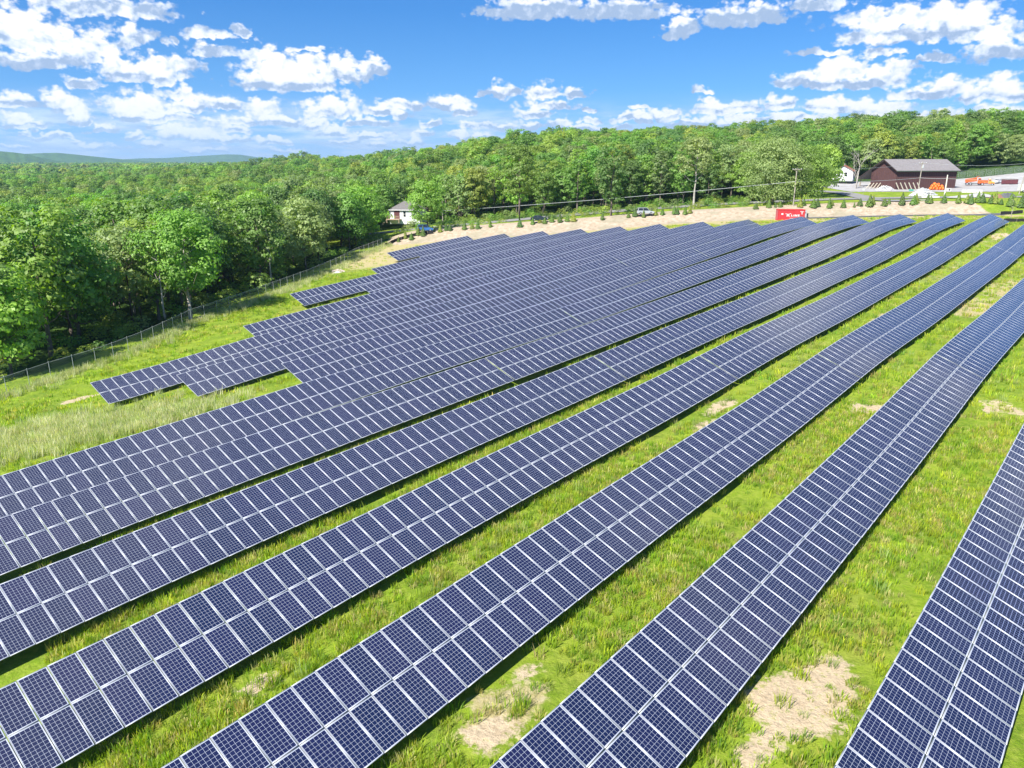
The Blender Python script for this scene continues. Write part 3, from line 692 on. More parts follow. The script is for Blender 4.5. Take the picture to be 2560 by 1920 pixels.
def dead_mesh(seed, hgt):
    g = np.random.default_rng(seed); mb = MB()
    def grow(p, d, L, r, lv):
        q = p + d*L*.5 + Vector(g.normal(size=3))*L*.04; e = p + d*L + Vector(g.normal(size=3))*L*.07
        mb.tube([p, q, e], [r, r*.75, r*.5], 5 if lv < 2 else 4, cap=False)
        if lv >= 4: return
        for k in range(3 if lv else 5):
            nd = (d + Vector(g.normal(size=3))*.55 + Vector((0, 0, .18))).normalized()
            b0 = p.lerp(e, g.uniform(.35, 1.0)) if k else e
            grow(b0, nd, L*g.uniform(.5, .72), r*.5, lv + 1)
    grow(Vector((0, 0, -.3)), Vector((0, 0, 1)), hgt*.45, hgt*.017, 0)
    me = mb.mesh('trunk', True); me.materials.append(PALEBARK); return me
DEAD = [dead_mesh(s, 15) for s in (3, 4, 5)]
TINTS = {'mid green': (0.150, 0.320, 0.028), 'bright green': (0.205, 0.405, 0.030), 'dark green': (0.080, 0.205, 0.024), 'yellow green': (0.300, 0.415, 0.045),
         'grey green': (0.235, 0.330, 0.105), 'deep green': (0.100, 0.250, 0.022)}
TN = list(TINTS)
def tree(kind, x, y, tint, label, scale=1.0, rz=None, group=None, cat='tree', name='tree', sq=1.0, z=None, zs=None):
    t = empty(name, (x, y, (h(x, y) if z is None else z) - .05), random.uniform(0, 6.28) if rz is None else rz, label, cat, group)
    t.scale = (scale*sq, scale*sq, scale if zs is None else zs)
    cr = bpy.data.objects.new('crown', kind.crown); COL.objects.link(cr); cr.parent = t
    c = TINTS[tint]; cr.color = (*c, 1)
    tr = bpy.data.objects.new('trunk', kind.trunk); COL.objects.link(tr); tr.parent = t
    return t
def dead_tree(i, x, y, s, label, group=None):
    o = link('bare_tree', DEAD[i % 3], None, None, (x, y, h(x, y)), (0, 0, random.uniform(0, 6)))
    o.scale = (s, s, s); return tag(o, label, 'tree', group)

# trees one can tell apart
p = at(477, 797); tree(BIG, p.x, p.y, 'bright green', 'tall bright green tree by the wire fence, forked pale trunk bare below its crown', 1.0, 0.6)
for px, py, k, s, tint, lab in [
  (1299, 566, TALL, 1.0, 'mid green', 'tall tree on the bank top with a straight bare lower trunk'),
  (1533, 547, IVY, 1.0, 'dark green', 'dark tree with an ivy covered pale trunk behind the bank'),
  (1750, 522, FORKED, 1.0, 'grey green', 'tall tree with a pale forked bare trunk left of the red container'),
  (1955, 516, WILLOW, .95, 'grey green', 'huge spreading grey green tree behind the utility pole'),
  (2030, 512, WILLOW, .82, 'mid green', 'broad round tree between the utility pole and the side road'),
  (2078, 500, KINDS[2], 1.12, 'yellow green', 'pale yellow green tree at the right edge of the big clump by the side road')]:
    q = at(px, py); tree(k, q.x, q.y + (5 if py > 530 else 8), tint, lab, s, 1.0)
_q = at(1066, 588); tree(KINDS[2], _q.x, _q.y + 3.5, 'bright green', 'bright green tree covering the right half of the white house', .93, 2.0)
for i, (px, py, dy, s, lab) in enumerate([(2172, 470, 20, 1.1, 'bare white branched dead tree left of the brown barn'), (1010, 420, 0, .75, 'bare grey dead tree on the skyline left of the hill top'),
      (1145, 395, 0, 1.0, 'leafless grey tree standing tallest on the crest of the hill'), (1120, 398, 0, .85, 'leafless grey tree just left of the tallest bare one on the crest'), (1165, 398, 0, .9, 'leafless grey tree just right of the tallest bare one on the crest'), (985, 425, 0, .6, 'small bare tree on the skyline right of the lone pine')]):
    if i == 0: q = at(px, py); q = Vector((122, 277, 0))
    else:
        d = ray(px, 400); q = Vector((d[0]*372, d[1]*372, 0))
    dead_tree(i + 1, q.x, q.y, s, lab)
d = ray(877, 400); tree(PINE, d[0]*395, d[1]*395, 'dark green', 'lone dark pine standing above the skyline left of the hill', 1.1, zs=1.35)
for i, (px, py, lx) in enumerate([(415, 815, 1), (340, 800, 0), (680, 715, 0), (300, 770, 1), (765, 672, 2)]):
    q = at(px, py); tree(SLIM, q.x, q.y, TN[(i*2) % 5], ['slim tree with a pale leaning trunk just left of the big forked tree', 'slim pale trunked tree standing in the shade left of the big forked tree', 'slim tree with a long bare trunk behind the bright bush by the fence',
         'slim pale trunked tree deep in the wood left of the big forked tree', 'small leaning tree on the grass strip behind the fence bend'][i], 1.0 if i != 4 else .8)
q = at(2078*1.0 + 448, 552); tree(SLIM, q.x, q.y, 'grey green', 'small lone tree at the right end of the bare bank', .42, sq=.85)
for i, (px, py, s, lab) in enumerate([(640, 735, 1.15, 'bright bush right of the big forked tree behind the fence'), (560, 770, .9, 'low bush tucked under the big forked tree'), (690, 700, .8, 'bush on the grass strip behind the fence')]):
    q = at(px, py); tree(BUSH, q.x, q.y + 2, 'yellow green', lab, s, name='bush', cat='bush')

# woodland: nearest ones are things of their own, the rest one mass
HOUSE = Vector((-29.5, 252, 0))
def wooded(x, y):
    X, Y = np.array([x]), np.array([y]); d = float(poly_dist(X, Y)[0]); s = float(berm_s(X, Y)[0])
    if y < 20: return False
    if s > 0 and -34 < x < 150:
        if d < 48: return False
    elif d < 8.5: return False
    if x > 86 and y < 306 + .1*(x - 86): return x < 104 and y > 268 and x < 92
    if x < -28 and -60 < x and y > 205 and y < 252 and abs(x - (-34 - (y - 205)*.05)) < 7: return False
    if math.hypot(x - HOUSE.x, y - HOUSE.y) < 10.5: return False
    if math.hypot(x - 168, y - 396) < 9 or (330 < y < 396 and abs(x - 166*y/392) < 4.5): return False
    # line of sight from the camera to the house front
    if 205 < y < 252 and -8.5 < x + 34.0*y/252 < 4.0: return False
    return True
cand = []
gx = np.arange(-175, 300, 6.6)
for i, X0 in enumerate(gx):
    for j, Y0 in enumerate(np.arange(30, 440, 6.6)):
        x = X0 + random.uniform(-2.6, 2.6); y = Y0 + random.uniform(-2.6, 2.6) + (3.3 if i % 2 else 0)
        if abs(math.atan2(x, y)) > R(38) or not wooded(x, y): continue
        cand.append((x, y))
cx, cy = np.array([c[0] for c in cand]), np.array([c[1] for c in cand])
cd = poly_dist(cx, cy) + np.where((cx > 86), -70, 0) + np.where((berm_s(cx, cy) > 0) & (cx > -34), -40, 0)
infov = np.abs(np.arctan2(cx, cy)) < R(35.5)
order = np.argsort(np.where(infov, cd, 1e6))
near = set(order[:262].tolist())
ZONES = [(-90, 'at the left edge of the photo'), (-33.5, 'in the wood at the far left'), (-25, 'in the wood left of the big forked tree'), (-19, 'in the wood right of the big forked tree'), (-11.5, 'near the bend of the wire fence'),
         (-6.4, 'around the white house'), (-1.5, 'right of the white house'), (3.2, 'behind the middle of the bare bank'), (9, 'left of the ivy covered tree trunk'), (15, 'left of the pale forked trunk'),
         (20, 'behind the red container'), (25, 'left of the brown barn'), (29, 'behind the brown barn'), (90, 'behind the orange trucks')]
SIZE = ['small', 'medium', 'tall']
far_pts = []; used = {}
zlab = {}
for i, (x, y) in enumerate(cand):
    if i in near:
        k = KINDS[int(rng.integers(0, len(KINDS)))]; s = float(rng.uniform(.78, 1.14))
        if x < -30 and y < 150: s = s*1.04
        az = math.degrees(math.atan2(x, y)); zn = next(n for a_, n in ZONES if az < a_)
        tint = TN[int(rng.choice(6, p=[.28, .24, .16, .10, .10, .12]))]
        hh = k.h*s; sz = SIZE[0 if hh < 13.2 else (1 if hh < 16.6 else 2)]
        depth = 'front rank' if cd[i] < 17 else ('second rank' if cd[i] < 26 else 'deeper rank')
        wd = 'narrow' if k.rx/k.h < .235 else ('broad' if k.rx/k.h > .30 else 'oval')
        lab = '%s %s %s tree, %s, %s' % (sz, wd, tint, depth, zn)
        tree(k, x, y, tint, lab, s, group='leafy trees %s' % zn)
    else: far_pts.append((x, y))
def scatter(name, pts, protos, smin, smax, label, cat='trees', tints=None):
    coll = bpy.data.collections.new(name + '_sources')
    for o in protos: coll.objects.link(o)
    P = np.array(pts, np.float32)
    me = mesh_np(name, P)
    tc = np.array([TINTS[tints[int(k)]] + (1,) for k in rng.integers(0, len(tints), len(P))], np.float32)
    a = me.attributes.new('tint', 'FLOAT_COLOR', 'POINT'); a.data.foreach_set('color', tc.ravel())
    o = link(name, me)
    ng = bpy.data.node_groups.new(name, 'GeometryNodeTree')
    ng.interface.new_socket('Geometry', in_out='INPUT', socket_type='NodeSocketGeometry')
    ng.interface.new_socket('Geometry', in_out='OUTPUT', socket_type='NodeSocketGeometry')
    N = ng.nodes; gi = N.new('NodeGroupInput'); go = N.new('NodeGroupOutput'); ip = N.new('GeometryNodeInstanceOnPoints'); ci = N.new('GeometryNodeCollectionInfo')
    ci.inputs['Collection'].default_value = coll; ci.inputs['Separate Children'].default_value = True; ci.inputs['Reset Children'].default_value = True
    ip.inputs['Pick Instance'].default_value = True
    rv = N.new('FunctionNodeRandomValue'); rv.data_type = 'FLOAT_VECTOR'; rv.inputs[0].default_value = (0, 0, 0); rv.inputs[1].default_value = (0.06, 0.06, 6.283)
    rs = N.new('FunctionNodeRandomValue'); rs.data_type = 'FLOAT'; rs.inputs[2].default_value = smin; rs.inputs[3].default_value = smax; rs.inputs['Seed'].default_value = 5
    l = ng.links.new
    l(gi.outputs[0], ip.inputs['Points']); l(ci.outputs[0], ip.inputs['Instance']); l(rv.outputs[0], ip.inputs['Rotation']); l(rs.outputs[1], ip.inputs['Scale']); l(ip.outputs[0], go.inputs[0])
    md = o.modifiers.new('scatter', 'NODES'); md.node_group = ng
    tag(o, label, cat, kind='stuff'); return o
def proto(me):
    me = me.copy(); me.materials.clear(); me.materials.append(LEAF_MASS)
    return bpy.data.objects.new('source_tree', me)
ptree = [proto(k.crown) for k in KINDS]
MIX = ['mid green', 'mid green', 'bright green', 'dark green', 'yellow green', 'grey green', 'deep green', 'bright green']
Pz = [(x, y, h(x, y) - .3) for x, y in far_pts]
# further up the hill and out over the plain
for r0, r1, sp, a0, a1 in ((440, 1150, 10.5, -37, 37),):
    r = r0
    while r < r1:
        n = int(R(a1 - a0)*r/sp)
        for k in range(n):
            a = R(a0) + R(a1 - a0)*(k + random.random())/n; rr = r + random.uniform(-.5, .5)*sp
            x, y = rr*math.sin(a), rr*math.cos(a)
            Pz.append((x, y, 0))
        r += sp
Pz = np.array(Pz); m_ = Pz[:, 2] == 0; Pz[m_, 2] = H(Pz[m_, 0], Pz[m_, 1]) - .3
scatter('woodland', Pz, ptree, .78, 1.12, 'deep green woodland rolling over the hill and plain behind the front trees', 'woodland', MIX)
lowk = [tree_kind(50 + i, 15.5, 5.6 + i*.5, .05, 26, 'wide', per=26, size=1.25, rmin=1.1, rmax=2.2, limbs=2) for i in range(3)]
far = []
r = 1150
while r < 4200:
    sp = 20 + (r - 1150)*.012; a0, a1 = -37, 20
    n = int(R(a1 - a0)*r/sp)
    for k in range(n):
        a = R(a0) + R(a1 - a0)*(k + random.random())/n; rr = r + random.uniform(-.5, .5)*sp
        far.append((rr*math.sin(a), rr*math.cos(a), 0))
    r += sp
far = np.array(far); far[:, 2] = H(far[:, 0], far[:, 1]) - 1.5
scatter('distant_woodland', far, [proto(k.crown) for k in lowk], 1.2, 1.8, 'far flat woodland stretching to the hazy hills', 'woodland', MIX)
# undergrowth along the edges of the wood
ug = []
for k in range(5200):
    x = random.uniform(-110, 150); y = random.uniform(40, 275)
    d = float(poly_dist(np.array([x]), np.array([y]))[0]); s = float(berm_s(np.array([x]), np.array([y]))[0])
    if abs(math.atan2(x, y)) > R(37): continue
    if s > 0 and -34 < x < 84:
        if 41 < d < 56: ug.append((x, y, h(x, y) - .2))
        elif 16.5 < d < 25 and x < 78: ug.append((x, y, h(x, y) - .5))
    elif 7 < d < 22 and x < -25 and (random.random() < .6): ug.append((x, y, h(x, y) - .4))
scatter('undergrowth', ug, [proto(BUSH.crown)], .28, .80, 'low bushes and weeds along the foot of the woodland edge', 'undergrowth', ['bright green', 'yellow green', 'mid green', 'yellow green', 'grey green'])

# ------------------------------------------------------------------ roads, yard, path
def drape(name, pts, width, mat, lift=.06, step=1.0, nw=5):
    """ribbon laid on the ground along a line of (x, y) points"""
    P = [Vector((p[0], p[1])) for p in pts]; S = [P[0]]
    for a, b in zip(P[:-1], P[1:]):
        n = max(1, int((b - a).length/step))
        S += [a.lerp(b, (k + 1)/n) for k in range(n)]
    for _ in range(14): S = [S[0]] + [(S[i - 1] + S[i]*2 + S[i + 1])/4 for i in range(1, len(S) - 1)] + [S[-1]]
    V = []
    for i, p in enumerate(S):
        d = (S[min(i + 1, len(S) - 1)] - S[max(0, i - 1)]).normalized(); n = Vector((-d.y, d.x))
        zc = h(p.x, p.y)
        for k in range(nw):
            q = p + n*(k/(nw - 1) - .5)*width
            V.append((q.x, q.y, max(zc - .05, h(q.x, q.y)) + lift))
    n = len(S); idx = np.arange(n*nw).reshape(n, nw)
    Q = np.stack([idx[:-1, :-1], idx[:-1, 1:], idx[1:, 1:], idx[1:, :-1]], -1).reshape(-1, 4)[:, ::-1]
    me = mesh_np(name, V, Q, smooth=True)
    o = link(name, me, mat); o['kind'] = 'structure'; return o
ASPH = simple_mat('old_asphalt', (0.21, 0.205, 0.20), .9, 0, .12, .6, .2, .2)
GRAV = simple_mat('grey_gravel', (0.33, 0.325, 0.32), .95, 0, .16, .5, .1, .4, dirt=(.25, .22, .19))
DARKG = simple_mat('dark_gravel', (0.10, 0.105, 0.11), .95, 0, .25, 1.2, .1, .4)
MAIN = [(-110, 262), (-75, 245), (-45, 238), (-25, 237), (0, 239), (30, 241), (60, 243), (100, 240), (140, 229), (190, 200)]
drape('road', MAIN, 6.0, ASPH, .10)
_s = [at(2300, 500), at(2262, 504), at(2215, 502), at(2170, 496), at(2130, 488), at(2105, 482)]
drape('side_road', [(q.x, q.y) for q in _s] + [(_s[-1].x - 14, _s[-1].y + 26)], 6.0, ASPH, .13)
_p = [at(px, py) for px, py in ((2010, 546), (2090, 544), (2200, 541), (2330, 538), (2440, 538), (2510, 537))]
drape('path', [(q.x, q.y) for q in _p], 2.6, DARKG, .08)
def yard():
    X, Y = np.meshgrid(np.arange(104, 236, 1.0), np.arange(246, 312, 1.0), indexing='ij')
    a = np.degrees(np.arctan2(X, Y)); y0 = 262 - (X - 112)*.30
    ok = (Y > y0) & (Y < 303) & (X > 113) & (X < 232)
    idx = np.arange(X.size).reshape(X.shape)
    Q = np.stack([idx[:-1, :-1], idx[1:, :-1], idx[1:, 1:], idx[:-1, 1:]], -1)[ok[:-1, :-1]]
    o = link('yard', mesh_np('yard', np.stack([X, Y, H(X, Y) + .07], -1), Q, smooth=True), GRAV); o['kind'] = 'structure'
yard()

# ------------------------------------------------------------------ fences
WIRE = simple_mat('fence_wire', (0.36, 0.38, 0.39), .5, .3, .08, 2.0)
BLACKF = simple_mat('black_fabric', (0.018, 0.018, 0.020), .8, 0, .3, 1.5, .2)
def along(pts, step):
    out = []; acc = 0.0
    for a, b in zip(pts[:-1], pts[1:]):
        a, b = Vector(a[:2]), Vector(b[:2]); L = (b - a).length
        while acc <= L: out.append(a.lerp(b, acc/L)); acc += step
        acc -= L
    return out
def chain_fence(name, pts, hgt, label, cell=.30, wire=.016, post=3.0):
    base = Vector((pts[0][0], pts[0][1], h(*pts[0][:2])))
    t = empty(name, base, 0, label, 'fence')
    nodes = along(pts, post); G = [Vector((p.x, p.y, h(p.x, p.y))) for p in nodes]
    V = []; Q = []
    def strip(a, b, w):
        d = (b - a).normalized(); n = d.cross(Vector((0, 0, 1))).normalized(); up = n.cross(d)
        i = len(V); V.extend([a - up*w/2 - base, b - up*w/2 - base, b + up*w/2 - base, a + up*w/2 - base]); Q.append((i, i + 1, i + 2, i + 3))
    for a, b in zip(G[:-1], G[1:]):
        L = (b - a).length; m = int(L/cell)
        for k in range(m):
            for s in (1, -1):
                # one woven wire runs corner to corner up the panel in short lengths
                x0 = k/m
                rows = int(hgt/cell)
                for r_ in range(0, rows, 2):
                    xa, xb = x0, x0 + s*2/m
                    if xb < 0 or xb > 1: continue
                    pa = a.lerp(b, xa) + Vector((0, 0, r_*cell + .05)); pb = a.lerp(b, xb) + Vector((0, 0, min(hgt, (r_ + 2)*cell) + .05))
                    strip(pa, pb, wire)
    me = mesh_np('wire_mesh', np.array([tuple(v) for v in V]), np.array(Q)); link('wire_mesh', me, WIRE, t)
    rail = MB(); rail.tube([g + Vector((0, 0, hgt + .05)) - base for g in G], .022, 5)
    rail.build('top_rail', WIRE, t)
    pm = MB().tube([(0, 0, -.2), (0, 0, hgt + .12)], .035, 6).tube([(0, 0, hgt + .12), (0, 0, hgt + .17)], .05, 6).mesh('post'); pm.materials.append(WIRE)
    for g in G[:100]:
        o = bpy.data.objects.new('post', pm); COL.objects.link(o); o.parent = t; o.location = g - base
    return t
chain_fence('chain_link_fence', [(-75, 36)] + FENCE[1:], 2.1, 'long chain link fence between the solar field and the wood at the left')
chain_fence('chain_link_fence', [(146, 305), (180, 304), (215, 300), (240, 296)], 2.6, 'chain link fence behind the orange trucks', .4, .03, 3.4)
chain_fence('chain_link_fence', [(96, 277), (104, 279), (113, 281)], 2.2, 'short chain link fence beside the brown barn', .4, .03, 3.0)
def silt_fence(pts, hgt, label):
    base = Vector((pts[0].x, pts[0].y, h(pts[0].x, pts[0].y))); t = empty('silt_fence', base, 0, label, 'fence')
    G = [Vector((p.x, p.y, h(p.x, p.y))) for p in along([(p.x, p.y) for p in pts], .8)]
    mb = MB()
    for i, (a, b) in enumerate(zip(G[:-1], G[1:])):
        d = (b - a).normalized(); n = d.cross(Vector((0, 0, 1)))*.012; sag = .06*math.sin(i*1.7)
        A, B = a - base, b - base
        mb.add([A - n, B - n, B - n + Vector((0, 0, hgt + .06*math.sin((i + 1)*1.7))), A - n + Vector((0, 0, hgt + sag)), A + n, B + n, B + n + Vector((0, 0, hgt + .06*math.sin((i + 1)*1.7))), A + n + Vector((0, 0, hgt + sag))],
               [(0, 1, 2, 3), (7, 6, 5, 4), (3, 2, 6, 7)])
    mb.build('fabric', BLACKF, t)
    sm = MB().box((0, 0, hgt*.5), (.05, .05, hgt*1.3)).mesh('stake'); sm.materials.append(WOOD)
    for g in G[::3]:
        o = bpy.data.objects.new('stake', sm); COL.objects.link(o); o.parent = t; o.location = g - base
WOOD = simple_mat('weathered_wood', (0.33, 0.28, 0.21), .85, 0, .22, 3.0, .15, .3)
silt_fence([at(962, 617), at(985, 607), at(1012, 598), at(1046, 590), at(1090, 584)], .85, 'black silt fence at the left end of the bare bank')
silt_fence([at(2500, 538), at(2530, 536), at(2560, 534)], .8, 'black silt fence running off right from the end of the bank')
silt_fence([at(2508, 556), at(2535, 556), at(2575, 557)], .8, 'lower black silt fence below the small lone tree')

# ------------------------------------------------------------------ evergreen saplings on the bank
def sapling_mesh(seed, hgt=2.1, r=.72):
    g = np.random.default_rng(seed); n = 620
    t = g.uniform(0, 1, n)**1.25; a = g.uniform(0, 6.283, n); rad = r*(1 - t)**.85*np.sqrt(g.uniform(.35, 1, n))*(1 + .18*np.sin(a*3 + seed))
    P = np.stack([np.cos(a)*rad, np.sin(a)*rad, .12 + t*(hgt - .12)], -1)
    N = np.stack([np.cos(a), np.sin(a), .55 + 0*a], -1) + g.normal(size=(n, 3))*.35; N /= np.linalg.norm(N, axis=1)[:, None]
    V, Q = leaf_quads(P, N, .26*g.uniform(.6, 1.3, n)*(1.1 - .5*t), g)
    me = mesh_np('foliage', V, Q)
    at_ = me.attributes.new('tone', 'FLOAT', 'POINT'); at_.data.foreach_set('value', np.repeat(np.clip(.5 + g.normal(size=n)*.22, 0, 1), 4).astype(np.float32))
    me.materials.append(LEAF); return me
SAP = [sapling_mesh(s, hh, r_) for s, hh, r_ in ((1, 2.1, .72), (2, 2.3, .66), (3, 1.8, .80))]
SAPT = MB().tube([(0, 0, -.15), (0, 0, .8), (0, 0, 1.7)], [.045, .035, .012], 6).mesh('trunk'); SAPT.materials.append(BARK)
EV = []
def evs(ox, oy, s, L): EV.extend((ox + x*s, oy + y*s, k) for x, y, k in L)
evs(940, 480, .1576, [(360, 800, .7), (470, 745, 1.0), (565, 768, 1.05), (670, 690, 1.15), (750, 703, 1.2), (1018, 648, .95), (900, 636, .9), (1115, 618, .95), (1180, 616, .8)])
evs(1120, 500, .252, [(20, 303, .9), (165, 297, 1.1), (240, 286, .95), (297, 291, 1.1), (420, 272, .9), (715, 270, 1.15), (840, 247, .9), (910, 232, .9), (960, 238, .9), (1030, 224, 1.1), (1110, 228, 1.15), (1185, 218, 1.0), (1245, 218, 1.2)])
evs(1480, 440, .2362, [(110, 468, .95), (385, 443, .8), (455, 432, 1.3), (545, 442, .85), (670, 421, .95), (745, 413, .95), (870, 411, 1.1), (900, 407, .95), (985, 411, 1.05), (1035, 399, .95)])
evs(1880, 380, .2205, [(40, 648, 1.0), (190, 632, 1.1), (265, 633, .6), (320, 628, .9), (545, 629, 1.15), (585, 613, .95), (695, 637, 1.3), (740, 622, 1.1), (875, 638, 1.15), (900, 613, .9)])
evs(2080, 280, .217, [(130, 1103, 1.1), (255, 1102, .6), (322, 1082, 1.1), (430, 1097, 1.5), (470, 1072, 1.05), (603, 1083, 1.1), (655, 1067, .75), (803, 1072, 1.4), (935, 1070, 1.35), (962, 1052, 1.25), (1100, 1057, 1.05), (1133, 1052, 1.0),
 (1288, 1053, 1.15), (1452, 1057, 1.15), (1555, 1052, 1.2), (1595, 1060, 1.25), (1680, 1047, 1.2), (1728, 1052, 1.3), (1827, 1062, 1.1), (1877, 1062, 1.3), (1945, 1077, .8), (2048, 1093, 1.5), (2175, 1112, 1.4)])
EV.sort()
def nth(n):
    T = ['', 'first', 'second', 'third', 'fourth', 'fifth', 'sixth', 'seventh', 'eighth', 'ninth', 'tenth', 'eleventh', 'twelfth', 'thirteenth', 'fourteenth', 'fifteenth', 'sixteenth', 'seventeenth', 'eighteenth', 'nineteenth', 'twentieth']
    if n <= 20: return T[n]
    return ('twenty-' if n < 30 else 'thirty-') + T[n % 10] if n % 10 else 'thirtieth'
_left = [e for e in EV if e[0] < 1960]; _right = [e for e in EV if e[0] >= 1960]
for i, (px, py, k) in enumerate(EV):
    q = at(px, py)
    sz = 'tiny' if k < .75 else ('small' if k < 1.0 else ('bushy' if k < 1.25 else 'largest size'))
    if i < len(_left):
        m = i + 1; n_ = len(_left) - i
        lab = '%s evergreen sapling, %s from the left end of the bank' % (sz, nth(m)) if m <= 20 else '%s evergreen sapling on the bank, %s to the left of the red container' % (sz, nth(n_))
    else:
        m = i - len(_left) + 1; n_ = len(EV) - i
        lab = '%s evergreen sapling on the bank, %s to the right of the red container' % (sz, nth(m)) if m <= 18 else '%s evergreen sapling, %s from the right end of the bank' % (sz, nth(n_))
    t = empty('evergreen_sapling', q, random.uniform(0, 6), lab, 'sapling', 'evergreen saplings planted along the bank'); t.scale = (k, k, k)
    f = bpy.data.objects.new('foliage', SAP[i % 3]); COL.objects.link(f); f.parent = t
    c = TINTS[['mid green', 'yellow green', 'deep green', 'mid green', 'dark green'][i % 5]]; f.color = (c[0]*1.0, c[1]*.9, c[2], 1)
    s_ = bpy.data.objects.new('trunk', SAPT); COL.objects.link(s_); s_.parent = t

# ------------------------------------------------------------------ red container, cabinets
def local(px, py, az):
    """ground point and yaw so that local -Y faces azimuth az"""
    return at(px, py), -(az - math.pi)
REDP = simple_mat('red_paint', (0.48, 0.035, 0.045), .55, 0, .14, .7, .3, .05, dirt=(.30, .05, .04))
WHITE = simple_mat('white_paint', (0.80, 0.80, 0.78), .55)
GREY = simple_mat('grey_paint', (0.40, 0.42, 0.43), .5)
DARK = simple_mat('dark_paint', (0.05, 0.055, 0.06), .5)
def container():
    p, rz = local(1943.5, 551.5, R(186)); L, W, Hh = 6.5, 2.44, 2.65
    p.z += .05
    t = empty('shipping_container', p, rz, 'red shipping container with white lettering at the foot of the bank', 'container')
    b = MB()
    def corr(a, b_, n):
        """corrugated sheet between two bottom corners"""
        a, b_ = Vector(a), Vector(b_); d = (b_ - a); nrm = Vector((d.y, -d.x, 0)).normalized(); pts = []
        for k in range(n):
            for f, o_ in ((0, 0), (.35, 0), (.5, -.04), (.85, -.04)): pts.append(a + d*((k + f)/n) + nrm*o_)
        pts.append(b_)
        vs = [(q.x, q.y, .16) for q in pts] + [(q.x, q.y, Hh - .12) for q in pts]; m = len(pts)
        b.add(vs, [(i, i + 1, i + 1 + m, i + m) for i in range(m - 1)])
    corr((.06, .03, 0), (L - .06, .03, 0), 22); corr((0.03, W - .06, 0), (0.03, .06, 0), 8); corr((L - .03, .06, 0), (L - .03, W - .06, 0), 8); corr((L - .06, W - .03, 0), (.06, W - .03, 0), 22)
    for x in (.06, L - .06):
        for y in (.06, W - .06): b.box((x, y, Hh/2), (.14, .14, Hh))
    for y in (.05, W - .05):
        b.box((L/2, y, Hh - .06), (L - .26, .11, .12)); b.box((L/2, y, .08), (L - .26, .11, .16))
    for x in (.05, L - .05): b.box((x, W/2, Hh - .06), (.11, W - .26, .12)); b.box((x, W/2, .08), (.11, W - .26, .16))
    b.box((L/2, W/2, Hh - .03), (L - .2, W - .2, .04))
    b.build('body', REDP, t, bevel=.01)
    sm = simple_mat('white_lettering', (.85, .84, .83), .6)
    y = .005
    l = MB()
    def bx(x, z, w, hh): l.box((x + w/2, y, z + hh/2), (w, .012, hh))
    # "K" LINE
    z0, kh = .98, .62; x = 2.05
    bx(x - .22, z0 + kh - .06, .07, .16); bx(x - .10, z0 + kh - .06, .07, .16)
    bx(x + .02, z0, .36, .09); bx(x + .02, z0 + kh - .09, .34, .09); bx(x + .12, z0, .16, kh)
    l.bar((x + .28, y, z0 + .25), (x + .66, y, z0 + kh - .05), .012, .13); l.bar((x + .34, y, z0 + .34), (x + .72, y, z0 + .05), .012, .16)
    bx(x + .50, z0 + kh - .09, .32, .09); bx(x + .52, z0, .34, .09)
    bx(x + .88, z0 + kh - .02, .07, .16); bx(x + 1.0, z0 + kh - .02, .07, .16)
    lh = .44; x = 3.15
    def serif_stem(x_): bx(x_ + .06, z0, .13, lh); bx(x_, z0, .25, .07); bx(x_, z0 + lh - .07, .25, .07)
    serif_stem(x); bx(x + .2, z0, .28, .08); bx(x + .42, z0, .06, .17)
    serif_stem(x + .60)
    serif_stem(x + .95); serif_stem(x + 1.32); l.bar((x + 1.05, y - .003, z0 + lh - .04), (x + 1.44, y - .003, z0 + .04), .012, .13)
    serif_stem(x + 1.68); bx(x + 1.85, z0, .27, .08); bx(x + 1.85, z0 + lh - .08, .25, .08); bx(x + 1.85, z0 + .18, .18, .07); bx(x + 2.06, z0, .06, .15); bx(x + 2.05, z0 + lh - .15, .05, .15)
    l.build('lettering', sm, t)
    k = MB(); k.box((1.05, .0, 1.55), (.42, .012, .36)); k.build('white_panel', sm, t)
    m = MB()
    for i in range(9): m.box((5.3 + i*.10, y, 2.18), (.06, .012, .13))
    for i in range(5): m.box((5.55 + i*.10, y, 1.98), (.06, .012, .11))
    for i in range(3): m.box((5.75, y, 1.80 - i*.14), (.20, .012, .08))
    for i in range(14): m.box((2.9 + i*.10, y, .55), (.06, .012, .06))
    for i in range(4): m.box((5.35 + i*.09, y, .86), (.055, .012, .12))
    m.build('code_marks', sm, t)
    d = MB()
    for yy in (.35, .85, 1.6, 2.1): d.tube([(-.03, yy, .25), (-.03, yy, Hh - .2)], .022, 6)
    d.build('door_bars', STEEL, t)
    return t
container()
def cabinet(px, py, w, d, hh, mat, label, doors=2):
    p, rz = local(px, py, R(186)); t = empty('equipment_cabinet', p, rz, label, 'cabinet')
    b = MB(); b.box((0, d/2, hh/2 + .1), (w, d, hh)); b.box((0, d/2, .05), (w + .3, d + .3, .12)); b.box((0, d/2, hh + .13), (w + .1, d + .1, .06)); b.build('body', mat, t, bevel=.02)
    for k in range(doors):
        q = MB(); q.box((-w/2 + (k + .5)*w/doors, -.012, hh/2 + .1), (w/doors - .06, .02, hh - .16)); q.box((-w/2 + (k + .85)*w/doors, -.03, hh/2 + .1), (.03, .03, .16)); q.build('door', mat, t)
    v = MB()
    for k in range(6): v.box((w*.2, -.03, hh*.7 + k*.05), (w*.3, .02, .02))
    v.build('louvre', DARK, t)
cabinet(2010, 546.0, 1.15, 1.0, 1.75, GREY, 'pale grey equipment cabinet just right of the red container')
cabinet(2016.5, 545.5, .70, .8, 1.0, DARK, 'low black equipment box at the right of the grey cabinet', 1)

